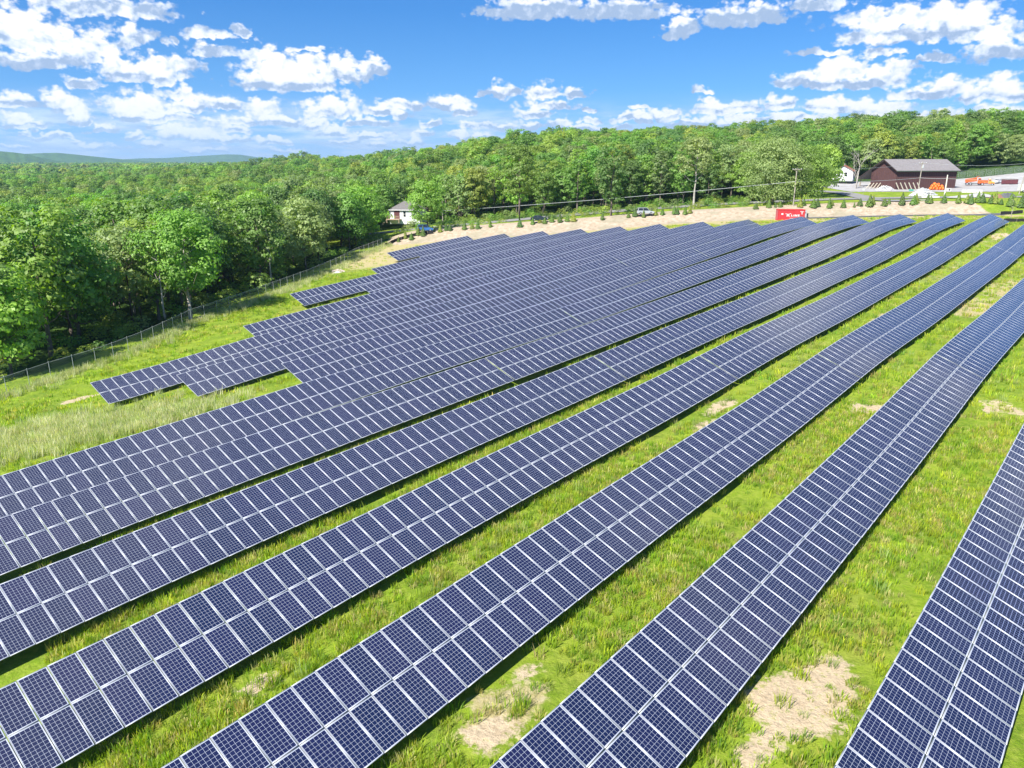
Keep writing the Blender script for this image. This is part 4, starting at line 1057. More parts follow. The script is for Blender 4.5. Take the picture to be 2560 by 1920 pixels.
# ------------------------------------------------------------------ buildings
BROWN = simple_mat('brown_boards', (0.085, 0.047, 0.044), .85, 0, .16, 1.2, .15, .1, dirt=(.11, .075, .07))
def board_mat(name, col, seam=.5, hi=1.2):
    m, nt, b = new_mat(name); tc = nt.n('ShaderNodeTexCoord').outputs['Object']
    s = nt.n('ShaderNodeSeparateXYZ'); nt.L.new(tc, s.inputs[0])
    k = nt.math('FRACT', nt.math('MULTIPLY', nt.math('ADD', s.outputs[0], s.outputs[1]), 1/seam))
    st = nt.n('ShaderNodeVectorMath', operation='MULTIPLY'); nt.L.new(tc, st.inputs[0]); st.inputs[1].default_value = (2.5, 2.5, .25)
    f = nt.noise(st.outputs[0], 1.2, 6, .7)
    c = nt.ramp(f, [(.3, tuple(x*.78 for x in col)), (.55, col), (.75, tuple(x*hi*1.15 for x in col))])
    c = nt.mix(nt.math('LESS_THAN', k, .07), c, tuple(x*.45 for x in col) + (1,))
    nt.L.new(c, b.inputs['Base Color']); b.inputs['Roughness'].default_value = .9; b.inputs['Specular IOR Level'].default_value = .1
    return m
BOARDS = board_mat('barn_boards', (.098, .052, .050), .9)
SHINGLE = simple_mat('worn_shingles', (0.20, 0.185, 0.185), .95, 0, .14, 2.2, .1, .3, dirt=(.15, .135, .135))
TRIM = simple_mat('dark_green_trim', (0.05, 0.065, 0.045), .7)
def px_of(p):
    cp, sp = math.cos(PITCH), math.sin(PITCH); z = p.z - CAM_Z
    f = p.y*cp - z*sp
    return 1280 + p.x/f*F_PX, 960 - (p.y*sp + z*cp)/f*F_PX
def barn():
    F = at(2237, 474.5); az = R(79)
    e1 = Vector((math.sin(az), math.cos(az), 0)); e2 = Vector((-e1.y, e1.x, 0))
    def fit(e, target):
        lo, hi = 2.0, 60.0
        for _ in range(40):
            m = (lo + hi)/2; x = px_of(F + e*m)[0]
            if abs(x - 2237) < abs(target - 2237): lo = m
            else: hi = m
        return lo
    L, W = fit(e1, 2385), fit(e2, 2175)
    W = min(W, 20.0)
    d = ray(2237, 425); He = CAM_Z + d[2]*F.y/d[1] - F.z
    lean = W*.52
    rise = min(4.2, W*.25)
    rz = math.atan2(e1.y, e1.x)
    t = empty('barn', F, rz, 'large dark brown wooden barn with grey roof and open lean-to beside the yard', 'barn')
    w_ = MB()
    w_.add([(0, 0, -.5), (L, 0, -.5), (L, 0, He), (0, 0, He)], [(0, 1, 2, 3)])
    w_.add([(0, W, -.5), (L, W, -.5), (L, W, He), (0, W, He)], [(3, 2, 1, 0)])
    for x in (0, L):
        w_.add([(x, 0, -.5), (x, W, -.5), (x, W, He), (x, W/2, He + rise), (x, 0, He)], [(0, 1, 2, 3, 4) if x else (4, 3, 2, 1, 0)])
    w_.build('wall', BOARDS, t)
    r_ = MB(); ov = .9; sl = rise/(W/2); th = .22
    def plane(y0, z0, y1, z1):
        r_.add([(-ov, y0, z0), (L + ov, y0, z0), (L + ov, y1, z1), (-ov, y1, z1), (-ov, y0, z0 + th), (L + ov, y0, z0 + th), (L + ov, y1, z1 + th), (-ov, y1, z1 + th)],
               [(0, 3, 2, 1), (4, 5, 6, 7), (0, 1, 5, 4), (2, 3, 7, 6), (0, 4, 7, 3), (1, 2, 6, 5)])
    plane(-ov, He - ov*sl, W/2, He + rise); plane(W/2, He + rise, W + lean, He - lean*sl)
    ro = r_.build('roof', SHINGLE, t)
    tr = MB()
    tr.box((L/2, -ov - .03, He - ov*sl + .05), (L + 2*ov, .05, .34))
    tr.build('eave_board', TRIM, ro)
    tb = MB()
    for x in (-ov - .03, L + ov + .03):
        tb.bar((x, -ov, He - ov*sl + .06), (x, W/2, He + rise + .06), .05, .36); tb.bar((x, W/2, He + rise + .06), (x, W + lean, He - lean*sl + .06), .05, .36)
    tb.build('barge_board', simple_mat('dark_boards', (.035, .022, .02), .8), ro)
    for k in range(4):
        pm = MB(); pm.box((.3 + k*(L - .6)/3, W + lean - .5, (He - lean*sl)/2), (.28, .28, He - lean*sl + .6))
        pm.bar((.3 + k*(L - .6)/3, W + lean - .5, He - lean*sl - 1.4), (.3 + k*(L - .6)/3, W + lean - 2.2, He - lean*sl + .25), .14); pm.build('lean_to_post', WOOD, t)
    for y in (0, W):
        c_ = MB().box((-.05, y, He/2 - .2), (.12, .18, He)); c_.build('corner_board', BROWN, t)
    c_ = MB().box((L + .05, 0, He/2 - .2), (.12, .18, He)); c_.build('corner_board', BROWN, t)
    return t, F, e1, e2, L, W, He
BARN = barn()
def window(parent, c, w, hh, face='-y', frame=None):
    f = MB()
    def put(x, z, ww, h_, dep, m=0):
        if face == '-y': f.box((c[0] + x, c[1] - dep, c[2] + z), (ww, .06, h_), m)
        else: f.box((c[0] - dep, c[1] + x, c[2] + z), (.06, ww, h_), m)
    put(-w/2 - .05, 0, .1, hh + .2, .03); put(w/2 + .05, 0, .1, hh + .2, .03); put(0, hh/2 + .05, w, .1, .03); put(0, -hh/2 - .05, w + .3, .1, .05); put(0, 0, w, .05, .03)
    o = f.build('window', WHITE, parent)
    f = MB()
    if face == '-y': f.box((c[0], c[1] - .012, c[2]), (w, .02, hh))
    else: f.box((c[0] - .012, c[1], c[2]), (.02, w, hh))
    f.build('pane', PANE, o)
def pane_mat():
    m, nt, b = new_mat('dark_window_glass'); b.inputs['Base Color'].default_value = (.02, .024, .03, 1); b.inputs['Roughness'].default_value = .08
    return m
PANE = pane_mat()
SIDING = simple_mat('white_siding', (.74, .735, .73), .75, 0, .05, .8, .2, dirt=(.62, .60, .58))
ROOFG = simple_mat('grey_roof', (0.15, 0.14, 0.135), .95, 0, .15, 2.0, .1, .2)
ROOFR = simple_mat('rust_red_roof', (0.28, 0.115, 0.075), .95, 0, .15, 2.0, .1, .2)
def house(p, rz, L, W, He, rise, roof, label, hip=False, deck=False):
    t = empty('house', p, rz, label, 'house')
    w_ = MB(); w_.box((L/2, W/2, He/2 - .4), (L, W, He + .8))
    if not hip:
        for x in (.01, L - .01): w_.add([(x, 0, He), (x, W, He), (x, W/2, He + rise)], [(0, 1, 2)])
    w_.build('wall', SIDING, t)
    r_ = MB(); o_ = .5
    if hip:
        a = [(-o_, -o_, He), (L + o_, -o_, He), (L + o_, W + o_, He), (-o_, W + o_, He), (W*.45, W/2, He + rise), (L - W*.45, W/2, He + rise)]
        r_.add(a, [(0, 1, 5, 4), (1, 2, 5), (2, 3, 4, 5), (3, 0, 4), (3, 2, 1, 0)])
    else:
        sl = rise/(W/2)
        for y0, z0, y1, z1 in ((-o_, He - o_*sl, W/2, He + rise), (W + o_, He - o_*sl, W/2, He + rise)):
            r_.add([(-o_, y0, z0), (L + o_, y0, z0), (L + o_, y1, z1), (-o_, y1, z1), (-o_, y0, z0 + .16), (L + o_, y0, z0 + .16), (L + o_, y1, z1 + .16), (-o_, y1, z1 + .16)], [(0, 3, 2, 1), (4, 5, 6, 7), (0, 1, 5, 4), (2, 3, 7, 6), (0, 4, 7, 3), (1, 2, 6, 5)])
    ro = r_.build('roof', roof, t)
    g = MB().box((L/2, -o_ - .04, He + .02), (L + 2*o_, .09, .16)); g.build('gutter', WHITE, ro)
    ch = MB().box((L*.62, W*.55, He + rise*.9), (.7, .7, 1.6)).box((L*.62, W*.55, He + rise*.9 + .84), (.84, .84, .1)); ch.build('chimney', simple_mat('chimney_grey', (.3, .29, .28), .9), ro)
    d = MB(); dx = L*.24; d.box((dx, -.03, He - 1.5), (1.9, .05, 2.5)); o = d.build('door', simple_mat('dark_red_door', (.10, .035, .035), .7), t)
    window(t, (L*.50, 0, He - 1.25), .8, 1.7); window(t, (L*.78, 0, He - 1.25), 1.1, 1.3); window(t, (0, W*.35, He - 1.3), 1.0, 1.5, '-x'); window(t, (0, W*.72, He - 1.3), 1.0, 1.5, '-x')
    if deck:
        k = MB(); k.box((dx - .6, -1.3, He - 2.85), (4.2, 2.5, .16))
        for x in (dx - 2.6, dx + 1.4):
            k.box((x, -2.45, (He - 2.85)/2 - .2), (.16, .16, He - 2.6))
        for x in np.linspace(dx - 2.6, dx + 1.4, 12): k.box((x, -2.48, He - 2.3), (.06, .06, 1.0))
        k.box((dx - .6, -2.48, He - 1.78), (4.2, .1, .08))
        for i in range(6): k.box((dx - 3.0 - i*.3, -1.3, He - 3.0 - i*.32), (.34, 1.2, .08))
        k.build('deck', simple_mat('deck_wood', (.42, .31, .22), .8), t)
    return t
_h = at_y(975, 553, 249.0); _h.z = h(_h.x, _h.y) + .1
_zb = at_y(1000, 551, 249.0).z; _h.z = _zb - .3
house(_h, R(-10), 10.0, 8.0, 3.6, 2.6, ROOFG, 'white house with grey hipped roof half hidden by trees behind the fence bend', hip=True, deck=True)
_h2 = at_y(2131, 447, 296.0); house(_h2, R(62), 8.0, 7.0, 2.9, 1.9, ROOFR, 'pale house with rust red roof peeping out behind the barn lean-to')
_h3 = at_y(2093, 378, 392.0); house(_h3, R(-18), 5.0, 6.0, 2.6, 1.7, ROOFG, 'tiny white house among the trees high on the wooded hill')

# ------------------------------------------------------------------ things lying about the barn yard
def rock_pts(g, r, sq=.7):
    import bmesh
    b = bmesh.new(); bmesh.ops.create_icosphere(b, subdivisions=1, radius=r)
    vs = [tuple((v.co + v.co*float(g.normal()*.16))*Vector((1, g.uniform(.7, 1.1), sq))) for v in b.verts] if False else [(v.co.x*(1 + g.normal()*.14), v.co.y*(.85 + g.normal()*.14), v.co.z*sq*(1 + g.normal()*.14)) for v in b.verts]
    fs = [tuple(v.index for v in f.verts) for f in b.faces]; b.free(); return vs, fs
def heap(name, p, rx, ry, hz, mat, label, cat, seed, chunks=0, rock=.5, chunk_mat=None, rz=0.0):
    g = np.random.default_rng(seed); t = empty(name, p, rz, label, cat)
    n = 26; V = []; 
    for i in range(n):
        for k in range(n):
            x, y = (i/(n - 1)*2 - 1), (k/(n - 1)*2 - 1); r_ = math.hypot(x, y)
            z = max(0, 1 - r_**1.3)*hz*(1 + .22*math.sin(x*5 + seed) + .18*math.sin(y*7 - seed)) + g.normal()*.05*hz*(r_ < 1) - .12
            V.append((x*rx, y*ry, z))
    idx = np.arange(n*n).reshape(n, n); Q = np.stack([idx[:-1, :-1], idx[1:, :-1], idx[1:, 1:], idx[:-1, 1:]], -1).reshape(-1, 4)
    link('heap', mesh_np('heap', V, Q), mat, t)
    if chunks:
        c = MB()
        for k in range(chunks):
            a = g.uniform(0, 6.28); q = math.sqrt(g.uniform(0, 1)); vs, fs = rock_pts(g, rock*g.uniform(.5, 1.2))
            x, y = math.cos(a)*q*rx*.95, math.sin(a)*q*ry*.95; z = max(0, 1 - q**1.3)*hz
            c.add([(v[0] + x, v[1] + y, v[2] + z) for v in vs], fs)
        c.build('rubble', chunk_mat or mat, t)
    return t
CONC = simple_mat('pale_concrete', (.52, .51, .49), .9, 0, .14, 1.5, .15, .3)
LGRAV = simple_mat('light_stone', (.36, .365, .37), .95, 0, .22, 2.5, .1, .5)
REDS = simple_mat('reddish_soil', (.22, .12, .085), .95, 0, .2, 2.0, .1, .4)
_bt, F_, E1, E2, BL, BW, BH = BARN
heap('gravel_heap', at(2308, 489), 4.6, 1.8, 2.2, LGRAV, 'heap of grey stone rubble in front of the utility pole by the barn', 'heap', 3, 60, .35, CONC)
heap('stone_heap', at(2213, 476), 3.6, 1.5, 1.5, LGRAV, 'pile of pale broken stone under the leaning beams', 'heap', 5, 70, .4, CONC)
heap('gravel_heap', at(2440, 493), 9.0, 2.2, 1.1, GRAV, 'long low grey gravel heap along the edge of the yard', 'heap', 7)
heap('soil_heap', at(2497, 494.5), 3.0, 1.6, 1.0, REDS, 'low reddish brown soil heap at the yard edge', 'heap', 9)
heap('gravel_heap', at(2517, 494), 3.0, 1.7, 1.5, DARKG, 'dark grey gravel heap beside the reddish soil heap', 'heap', 11)
heap('rock_pile', at(845, 681), 1.7, 1.0, .5, CONC, 'small pile of pale rocks on the grass beside the wire fence', 'rocks', 13, 26, .38, simple_mat('pale_rock', (.46, .38, .33), .9, 0, .2, 1.0, .1, .4))
BEAMW = simple_mat('pale_timber', (.46, .42, .33), .85, 0, .2, 2.0, .1, .2)
def beam(px, py, ln, up, lean, label, group):
    q = at(px, py); o = MB().box((0, 0, 0), (.26, .20, ln)).box((0, 0, -ln/2 + .08), (.34, .28, .16)).mesh('leaning_beam')
    b = link('leaning_beam', o, BEAMW); a = math.atan2(E1.y, E1.x)
    b.location = q + Vector((0, 0, up)); b.rotation_euler = (R(-8), R(lean), a)
    return tag(b, label, 'beam', group)
for k in range(9): beam(2170 + k*8.4, 471.5, 2.7, .9, 42, 'pale timber beam slanting right in the row at the foot of the barn gable', 'beams slanting right by the barn gable')
for k in range(6): beam(2243 + k*10.6, 475, 3.0, 1.1, -28, 'pale timber beam slanting left in the row at the foot of the barn front', 'beams slanting left by the barn front')
ORANGE = simple_mat('orange_plastic', (.80, .17, .025), .5, 0, .12, 1.0, .4)
def drum_mesh():
    m = MB(); prof = [(-.5, .30), (-.42, .31), (-.40, .27), (-.15, .26), (-.14, .245), (.12, .235), (.13, .22), (.40, .21), (.44, .23), (.5, .21)]
    m.tube([(x, 0, 0) for x, r_ in prof], [r_*1.5 for x, r_ in prof], 12); return m.mesh('traffic_drum', True)
DRUM = drum_mesh(); DRUM.materials.append(ORANGE)
_g = np.random.default_rng(4)
_dp = [(2328, 475.5, 0), (2336, 475.5, 0), (2344, 475.5, 0), (2352, 475.5, 0), (2358, 475.5, 0), (2331, 475.2, .72), (2339, 475.2, .72), (2347, 475.2, .72), (2335, 475, 1.35), (2342, 475, 1.35), (2354, 475, .7)]
for k, (px, py, dz) in enumerate(_dp):
    q = at(px, py); o = link('traffic_drum', DRUM, None, None, q + Vector((0, 0, .42 + dz)), (0, R(float(_g.uniform(-25, 25))), R(float(_g.uniform(0, 50)))))
    o.scale = (1.35, 1.15, 1.15)
    tag(o, ['orange traffic drum in the bottom layer of the pile before the barn', 'orange traffic drum in the middle layer of the pile before the barn', 'orange traffic drum on top of the pile before the barn'][0 if dz == 0 else (1 if dz < 1 else 2)], 'traffic drum', 'orange drums piled by the barn')
def block(name, px, py, dims, mat, label, cat, rz=0.0, hole=False):
    q = at(px, py); m = MB(); w, d, z = dims
    if hole:
        for x in (-w*.36, w*.36): m.box((x, 0, z/2), (w*.28, d, z))
        m.box((0, 0, z*.12), (w*.44, d, z*.24)); m.box((0, 0, z*.88), (w*.44, d, z*.24))
    else: m.prism([(-d/2, 0), (d/2, 0), (d*.30, z*.35), (d*.2, z), (-d*.2, z), (-d*.30, z*.35)], -w/2, w/2)
    o = m.build(name, mat, None, q, (0, 0, rz + (0 if hole else R(90))), bevel=.02); return tag(o, label, cat)
block('concrete_block', 2371, 479, (1.1, 1.1, 1.1), CONC, 'square pale concrete block with a hole at the barn corner', 'block', 0, True)
for k in range(4): tag(block('concrete_barrier', 2411 + k*12.2, 481.5, (1.75, .7, .9), CONC, '', 'barrier', R(-3)), ['leftmost pale concrete barrier of the row in the yard', 'second pale concrete barrier from the left in the yard row', 'third pale concrete barrier from the left in the yard row', 'rightmost pale concrete barrier of the row in the yard'][k], 'barrier', 'concrete barriers in the yard')
for k in range(3): tag(block('concrete_barrier', 2312 + k*14, 495, (1.9, .6, .5), CONC, '', 'barrier', R(-3)), ['leftmost low white kerb block below the barn heap', 'middle low white kerb block below the barn heap', 'rightmost low white kerb block near the white post'][k], 'barrier', 'low kerb blocks by the road')

# ------------------------------------------------------------------ vehicles
TYRE = simple_mat('tyre_rubber', (.022, .022, .022), .85)
RIM = simple_mat('wheel_rim', (.45, .45, .46), .4, .5)
LAMP = simple_mat('lamp_lens', (.75, .75, .72), .2)
REDL = simple_mat('tail_lens', (.45, .02, .02), .3)
def wheel(parent, x, y, r, w):
    o = MB().tube([(x, y - w/2, r), (x, y - w*.4, r), (x, y + w*.4, r), (x, y + w/2, r)], [r*.86, r, r, r*.86], 18).build('wheel', TYRE, parent)
    s = 1 if y > 0 else -1
    MB().tube([(x, y + s*(w/2 - .02), r), (x, y + s*(w/2 + .015), r)], r*.58, 14).build('rim', RIM, o)
def paint(name, c): 
    m = simple_mat(name, c, .3, .15, .05, .5, .5); m.node_tree.nodes['Principled BSDF'].inputs['Coat Weight'].default_value = .6; return m
def car(px, py, az, col, label, suv=False, dz=0.0):
    q = at(px, py); q.z += .08 + dz; t = empty('parked_car', q, R(90) - az, label, 'car'); P = paint('car_paint', col)
    Hh = 1.72 if suv else 1.45; b = MB(); L = 4.6
    prof = [(-2.3, .35), (-2.28, .85), (-2.15, .98), (-1.3 if not suv else -2.0, 1.02), (1.0, .98), (2.05, .80), (2.28, .62), (2.3, .35), (1.9, .25), (-1.9, .25)]
    b.prism(prof, -.88, .88); b.build('body', P, t, bevel=.07)
    x0, x1, x2, x3 = (-2.1, -1.85, .35, 1.0) if suv else (-1.75, -1.05, .25, 1.05)
    def cab(ys, yt, z0, z1, mat, name, sx=0.0):
        c = MB(); c.add([(x0 + sx, -ys, z0), (x3 - sx, -ys, z0), (x3 - sx, ys, z0), (x0 + sx, ys, z0), (x1, -yt, z1), (x2, -yt, z1), (x2, yt, z1), (x1, yt, z1)], [(0, 3, 2, 1), (4, 5, 6, 7), (0, 1, 5, 4), (1, 2, 6, 5), (2, 3, 7, 6), (3, 0, 4, 7)])
        return c.build(name, mat, t, bevel=.03)
    cab(.84, .66, .97, Hh - .05, PANE, 'windows')
    r_ = MB(); r_.box(((x1 + x2)/2, 0, Hh - .03), (x2 - x1 + .12, 1.36, .08))
    for xx, xt in ((x0, x1), (x3, x2), ((x0 + x3)/2 - .1, (x1 + x2)/2)):
        for s in (1, -1): r_.bar((xx, s*.85, .98), (xt, s*.67, Hh - .04), .09, .06)
    r_.build('roof', P, t, bevel=.03)
    for x in (-1.4, 1.42):
        for y in (-.80, .80): wheel(t, x, y, .33, .22)
    for y in (-.62, .62):
        MB().box((2.27, y, .68), (.08, .32, .14)).build('headlight', LAMP, t, bevel=.02); MB().box((-2.27, y, .82), (.06, .28, .14)).build('tail_light', REDL, t, bevel=.02)
    return t
car(1064, 583, R(92), (.035, .14, .38), 'blue car parked on the road behind the saplings below the white house', True, .35)
car(1348, 556.5, R(88), (.02, .035, .045), 'dark teal car half hidden by saplings on the bank middle', False, .35)
car(1612, 541, R(86), (.45, .47, .50), 'silver grey car on the road between the ivy covered tree and the forked trunk', True, .35)
car(2496, 458.5, R(60), (.72, .72, .72), 'white car by the fence between the orange trucks and the dark dumpsters')
TRUCKO, TRUCKY = paint('truck_orange', (.78, .12, .025)), paint('truck_amber', (.80, .30, .05))
def dump_truck(px, py, az, label, body, cabm, up=0.0, s=1.0):
    q = at(px, py); q.z += .08; t = empty('dump_truck', q, R(90) - az, label, 'truck'); t.scale = (s, s, s)
    MB().box((-.2, 0, .75), (6.2, .9, .22)).box((-3.2, 0, .7), (.15, 2.2, .3)).build('chassis', DARK, t)
    MB().prism([(.9, .8), (2.0, .8), (2.0, 2.0), (1.75, 2.75), (.95, 2.75), (.9, 2.0)], -1.1, 1.1).build('cab', cabm, t, bevel=.05)
    MB().prism([(2.0, .75), (3.25, .75), (3.25, 1.35), (3.1, 1.62), (2.0, 1.78)], -.82, .82).build('hood', cabm, t, bevel=.06)
    w_ = MB(); w_.add([(2.02, -.95, 2.0), (2.02, .95, 2.0), (1.80, .9, 2.62), (1.80, -.9, 2.62)], [(0, 1, 2, 3)])
    for y in (-1.115, 1.115): w_.box((1.42, y, 2.28), (.75, .02, .55))
    w_.build('windows', PANE, t)
    a = R(up); M = Matrix.Rotation(-a, 3, 'Y') if up else Matrix.Identity(3); piv = Vector((-3.1, 0, 1.0)); d = MB()
    def P_(x, y, z): return piv + M @ (Vector((x, y, z)) - piv)
    def bxm(c, dim): d.box(P_(*c), dim, mat=M)
    bxm((-1.25, 0, 1.05), (3.9, 2.2, .12))
    for y in (-1.1, 1.1):
        bxm((-1.25, y, 1.65), (3.9, .1, 1.2)); bxm((-1.25, y*1.03, 2.24), (3.9, .16, .14))
        for k in range(5): bxm((-2.9 + k*.83, y*1.05, 1.65), (.12, .1, 1.1))
    bxm((.68, 0, 1.9), (.1, 2.2, 1.7)); bxm((1.1, 0, 2.75), (.95, 2.0, .08)); bxm((-3.18, 0, 1.6), (.08, 2.2, 1.0))
    d.build('dump_body', body, t)
    for x in (2.5, -1.4, -2.5):
        for y in (-.98, .98): wheel(t, x, y, .52, .34)
    MB().box((3.3, 0, .72), (.16, 2.3, .28)).build('bumper', DARK, t, bevel=.03)
    for y in (-.68, .68): MB().box((3.27, y, 1.15), (.06, .28, .22)).build('headlight', LAMP, t)
    return t
dump_truck(2436, 464, R(120), 'orange red dump truck with high dump body, the left one of the two trucks', TRUCKO, TRUCKO, 9, .95)
dump_truck(2464, 464, R(125), 'amber orange truck parked right of the red dump truck', TRUCKO, TRUCKY, 0, .82)
MAROON = simple_mat('maroon_steel', (.10, .028, .035), .7, 0, .2, 1.0, .3, .1)
def dumpster(px, py, label):
    q = at(px, py); q.z += .08; t = empty('dumpster', q, R(-35), label, 'dumpster', 'dark dumpsters at the yard edge')
    m = MB(); w, d, z = 2.5, 1.8, 1.55
    for y in (-d/2, d/2): m.box((0, y, z/2 + .15), (w, .08, z))
    for x in (-w/2, w/2): m.box((x, 0, z/2 + .15), (.08, d, z))
    m.box((0, 0, .2), (w, d, .1))
    for k in range(5): m.box((-w/2 + .25 + k*.5, -d/2 - .06, z/2 + .15), (.08, .07, z*.9))
    m.build('bin', MAROON, t)
    MB().box((0, .1, z + .22), (w + .05, d*.7, .08)).build('lid', DARK, t)
dumpster(2513, 461, 'dark maroon dumpster, the left one of the pair behind the yard'); dumpster(2533, 461, 'dark maroon dumpster, the right one of the pair behind the yard')
def van(px, py, az, label):
    q = at(px, py); q.z += .08; t = empty('van', q, R(90) - az, label, 'van'); P = paint('van_white', (.78, .78, .78))
    MB().prism([(-2.6, .4), (2.6, .4), (2.62, 1.05), (1.9, 1.3), (1.15, 2.25), (-2.6, 2.35)], -.98, .98).build('body', P, t, bevel=.08)
    w_ = MB()
    for y in (-.99, .99): w_.add([(1.72, y, 1.35), (.55, y, 1.35), (.55, y, 2.0), (1.2, y, 2.0)], [(0, 1, 2, 3)])
    w_.build('windows', PANE, t)
    for x in (-1.7, 1.7):
        for y in (-.9, .9): wheel(t, x, y, .36, .24)
    for y in (-.7, .7): MB().box((2.6, y, .85), (.06, .3, .2)).build('headlight', LAMP, t)
van(2568, 481, R(95), 'white van cut off by the right edge of the photo')

# ------------------------------------------------------------------ utility poles, wires, signs
POLEW = simple_mat('pole_wood', (.34, .30, .25), .9, 0, .2, 1.0, .1, .2)
CERAM = simple_mat('insulator', (.55, .56, .58), .3)
CABLE = simple_mat('cable_sheath', (.42, .44, .44), .5)
def pole(px, py, top_py, label, arm=True, trafo=False, lean=0.0, mat=None, r=.17, y=None):
    q = at(px, py) if y is None else at_y(px, py, y)
    d = ray(px, top_py); zt = CAM_Z + d[2]*q.y/d[1]; Hh = zt - q.z
    t = empty('utility_pole', q, 0, label, 'utility pole'); tx = lean*Hh
    MB().tube([(0, 0, -.4), (tx*.5, 0, Hh*.5), (tx, 0, Hh)], [r, r*.85, r*.65], 9).build('shaft', mat or POLEW, t)
    if arm:
        a = MB(); a.box((tx*.95, -.16, Hh*.95), (2.4, .12, .14)); a.bar((tx*.95 - .8, -.16, Hh*.95), (tx*.9, -.1, Hh*.88), .05); a.bar((tx*.95 + .8, -.16, Hh*.95), (tx*.9, -.1, Hh*.88), .05); a.build('crossarm', POLEW, t)
        for x in (-1.1, -.4, .4, 1.1): MB().tube([(tx*.95 + x, -.16, Hh*.95 + .07), (tx*.95 + x, -.16, Hh*.95 + .16), (tx*.95 + x, -.16, Hh*.95 + .3)], [.05, .09, .04], 7).build('insulator', CERAM, t)
    if trafo: MB().tube([(.42, -.1, Hh*.80), (.42, -.1, Hh*.80 + .1), (.42, -.1, Hh*.80 + .95), (.42, -.1, Hh*.80 + 1.05)], [.2, .27, .27, .2], 10).build('transformer', GREY, t)
    return q, Hh
PA, HA = pole(1107, 556, 500, 'thin utility pole among the trees right of the white house', False)
PB, HB = pole(1983, 515, 419, 'wooden utility pole in front of the big grey green tree', True)
PC, HC = pole(2293.5, 488, 404, 'utility pole with crossarm in front of the brown barn', True, True, .012)
PD, HD = pole(2360, 496, 437, 'short pale post standing in front of the right end of the barn', False, mat=simple_mat('pale_post', (.62, .58, .50), .8), r=.22)
PE, HE = pole(2547, 486, 405, 'leaning utility pole at the right edge by the white van', True, False, .12)
def wire(a, b, sag, label, r=.035):
    base = Vector(a); pts = [Vector(a).lerp(Vector(b), k/20) + Vector((0, 0, -sag*4*(k/20)*(1 - k/20))) - base for k in range(21)]
    o = MB().tube(pts, r, 5).build('overhead_cable', CABLE, None, base); tag(o, label, 'cable')
def on(px, py, q): 
    d = ray(px, py); return Vector((q.x, q.y - .2, CAM_Z + d[2]*q.y/d[1]))
a0 = on(1107, 527, PA); b0 = on(1983, 453.5, PB); c0 = on(2294, 444.5, PC); d0_ = on(2361, 446, PD); e0 = on(2553, 447, PE)
wire(a0, b0, .5, 'long pale cable across the front of the trees left of the utility pole', .05); wire(b0, c0, .55, 'pale cable from the wooden pole to the pole before the barn', .045)
wire(c0, d0_, .12, 'short pale cable between the barn pole and the pale post', .05); wire(d0_, e0, .4, 'pale cable from the pale post to the leaning pole', .045)
tB, tC, tE = PB + Vector((.5, -.2, HB*.97)), PC + Vector((.5, -.2, HC*.97)), PE + Vector((.5 + .12*HE, -.2, HE*.97))
wire(tB, tC, .8, 'upper thin wire crossing in front of the barn roof to the wooden pole', .022); wire(tC, tE, .8, 'upper thin wire from the barn pole to the leaning pole', .022)
def sign(px, py, hh, w, s_, col, label):
    q = at(px, py); t = empty('street_sign', q, R(-10), label, 'sign'); MB().tube([(0, 0, -.2), (0, 0, hh)], .035, 6).build('post', STEEL, t)
    MB().box((0, -.05, hh - s_/2), (w, .03, s_)).build('plate', simple_mat('sign_face', col, .4), t, bevel=.01)
sign(2275, 496, 2.6, 1.3, .45, (.02, .30, .22), 'small green street sign by the road in front of the barn')
sign(2157, 490, 2.3, .7, .7, (.45, .46, .46), 'small grey sign at the bend of the side road')

# ------------------------------------------------------------------ far hills and the air between
def hill_mat():
    m, nt, b = new_mat('wooded_hill'); geo = nt.n('ShaderNodeNewGeometry').outputs['Position']
    f = nt.noise(geo, .012, 6, .7); c = nt.ramp(f, [(.3, (.030, .070, .016)), (.6, (.06, .125, .025)), (.8, (.085, .15, .035))])
    nt.L.new(c, b.inputs['Base Color']); b.inputs['Roughness'].default_value = 1.0; b.inputs['Specular IOR Level'].default_value = 0
    return m
HILLM = hill_mat()
def ridge(prof, dist, depth, base_px=402):
    """a real ridge: crest profile given as (pixel x, pixel y) of the photo turned into heights at DIST, falling away front and back"""
    C_ = []
    for px, py in prof:
        d = ray(px, py); k = dist/math.hypot(d[0], d[1]); C_.append(Vector((d[0]*k, d[1]*k, CAM_Z + d[2]*k)))
    n = 60; pts = []
    for i in range(n + 1):
        f = i/n*(len(C_) - 1); k = min(int(f), len(C_) - 2); pts.append(C_[k].lerp(C_[k + 1], f - k))
    V = []; m = 9
    for i, p in enumerate(pts):
        r = Vector((p.x, p.y, 0)).normalized(); hz = p.z + 45
        for k in range(m):
            s = (k/(m - 1))*2 - 1
            e = .5 + .5*math.cos(math.pi*s); bump = 9*math.sin(i*.9 + k*1.3)*(1 - abs(s))*.4*(k not in (4,))
            V.append((p.x + r.x*s*depth, p.y + r.y*s*depth, -45 + hz*e + bump))
    idx = np.arange((n + 1)*m).reshape(n + 1, m); Q = np.stack([idx[:-1, :-1], idx[:-1, 1:], idx[1:, 1:], idx[1:, :-1]], -1).reshape(-1, 4)[:, ::-1]
    o = link('hills', mesh_np('hills', V, Q, smooth=True), HILLM); o['kind'] = 'structure'
ridge([(-420, 372), (-200, 372), (0, 378), (35, 381), (65, 385), (109, 396), (182, 410), (240, 418)], 5200, 900)
ridge([(-300, 392), (-60, 388), (65, 384.5), (109, 382.5), (143, 382), (187, 386), (243, 392), (282, 396), (330, 400), (420, 408)], 6600, 900)
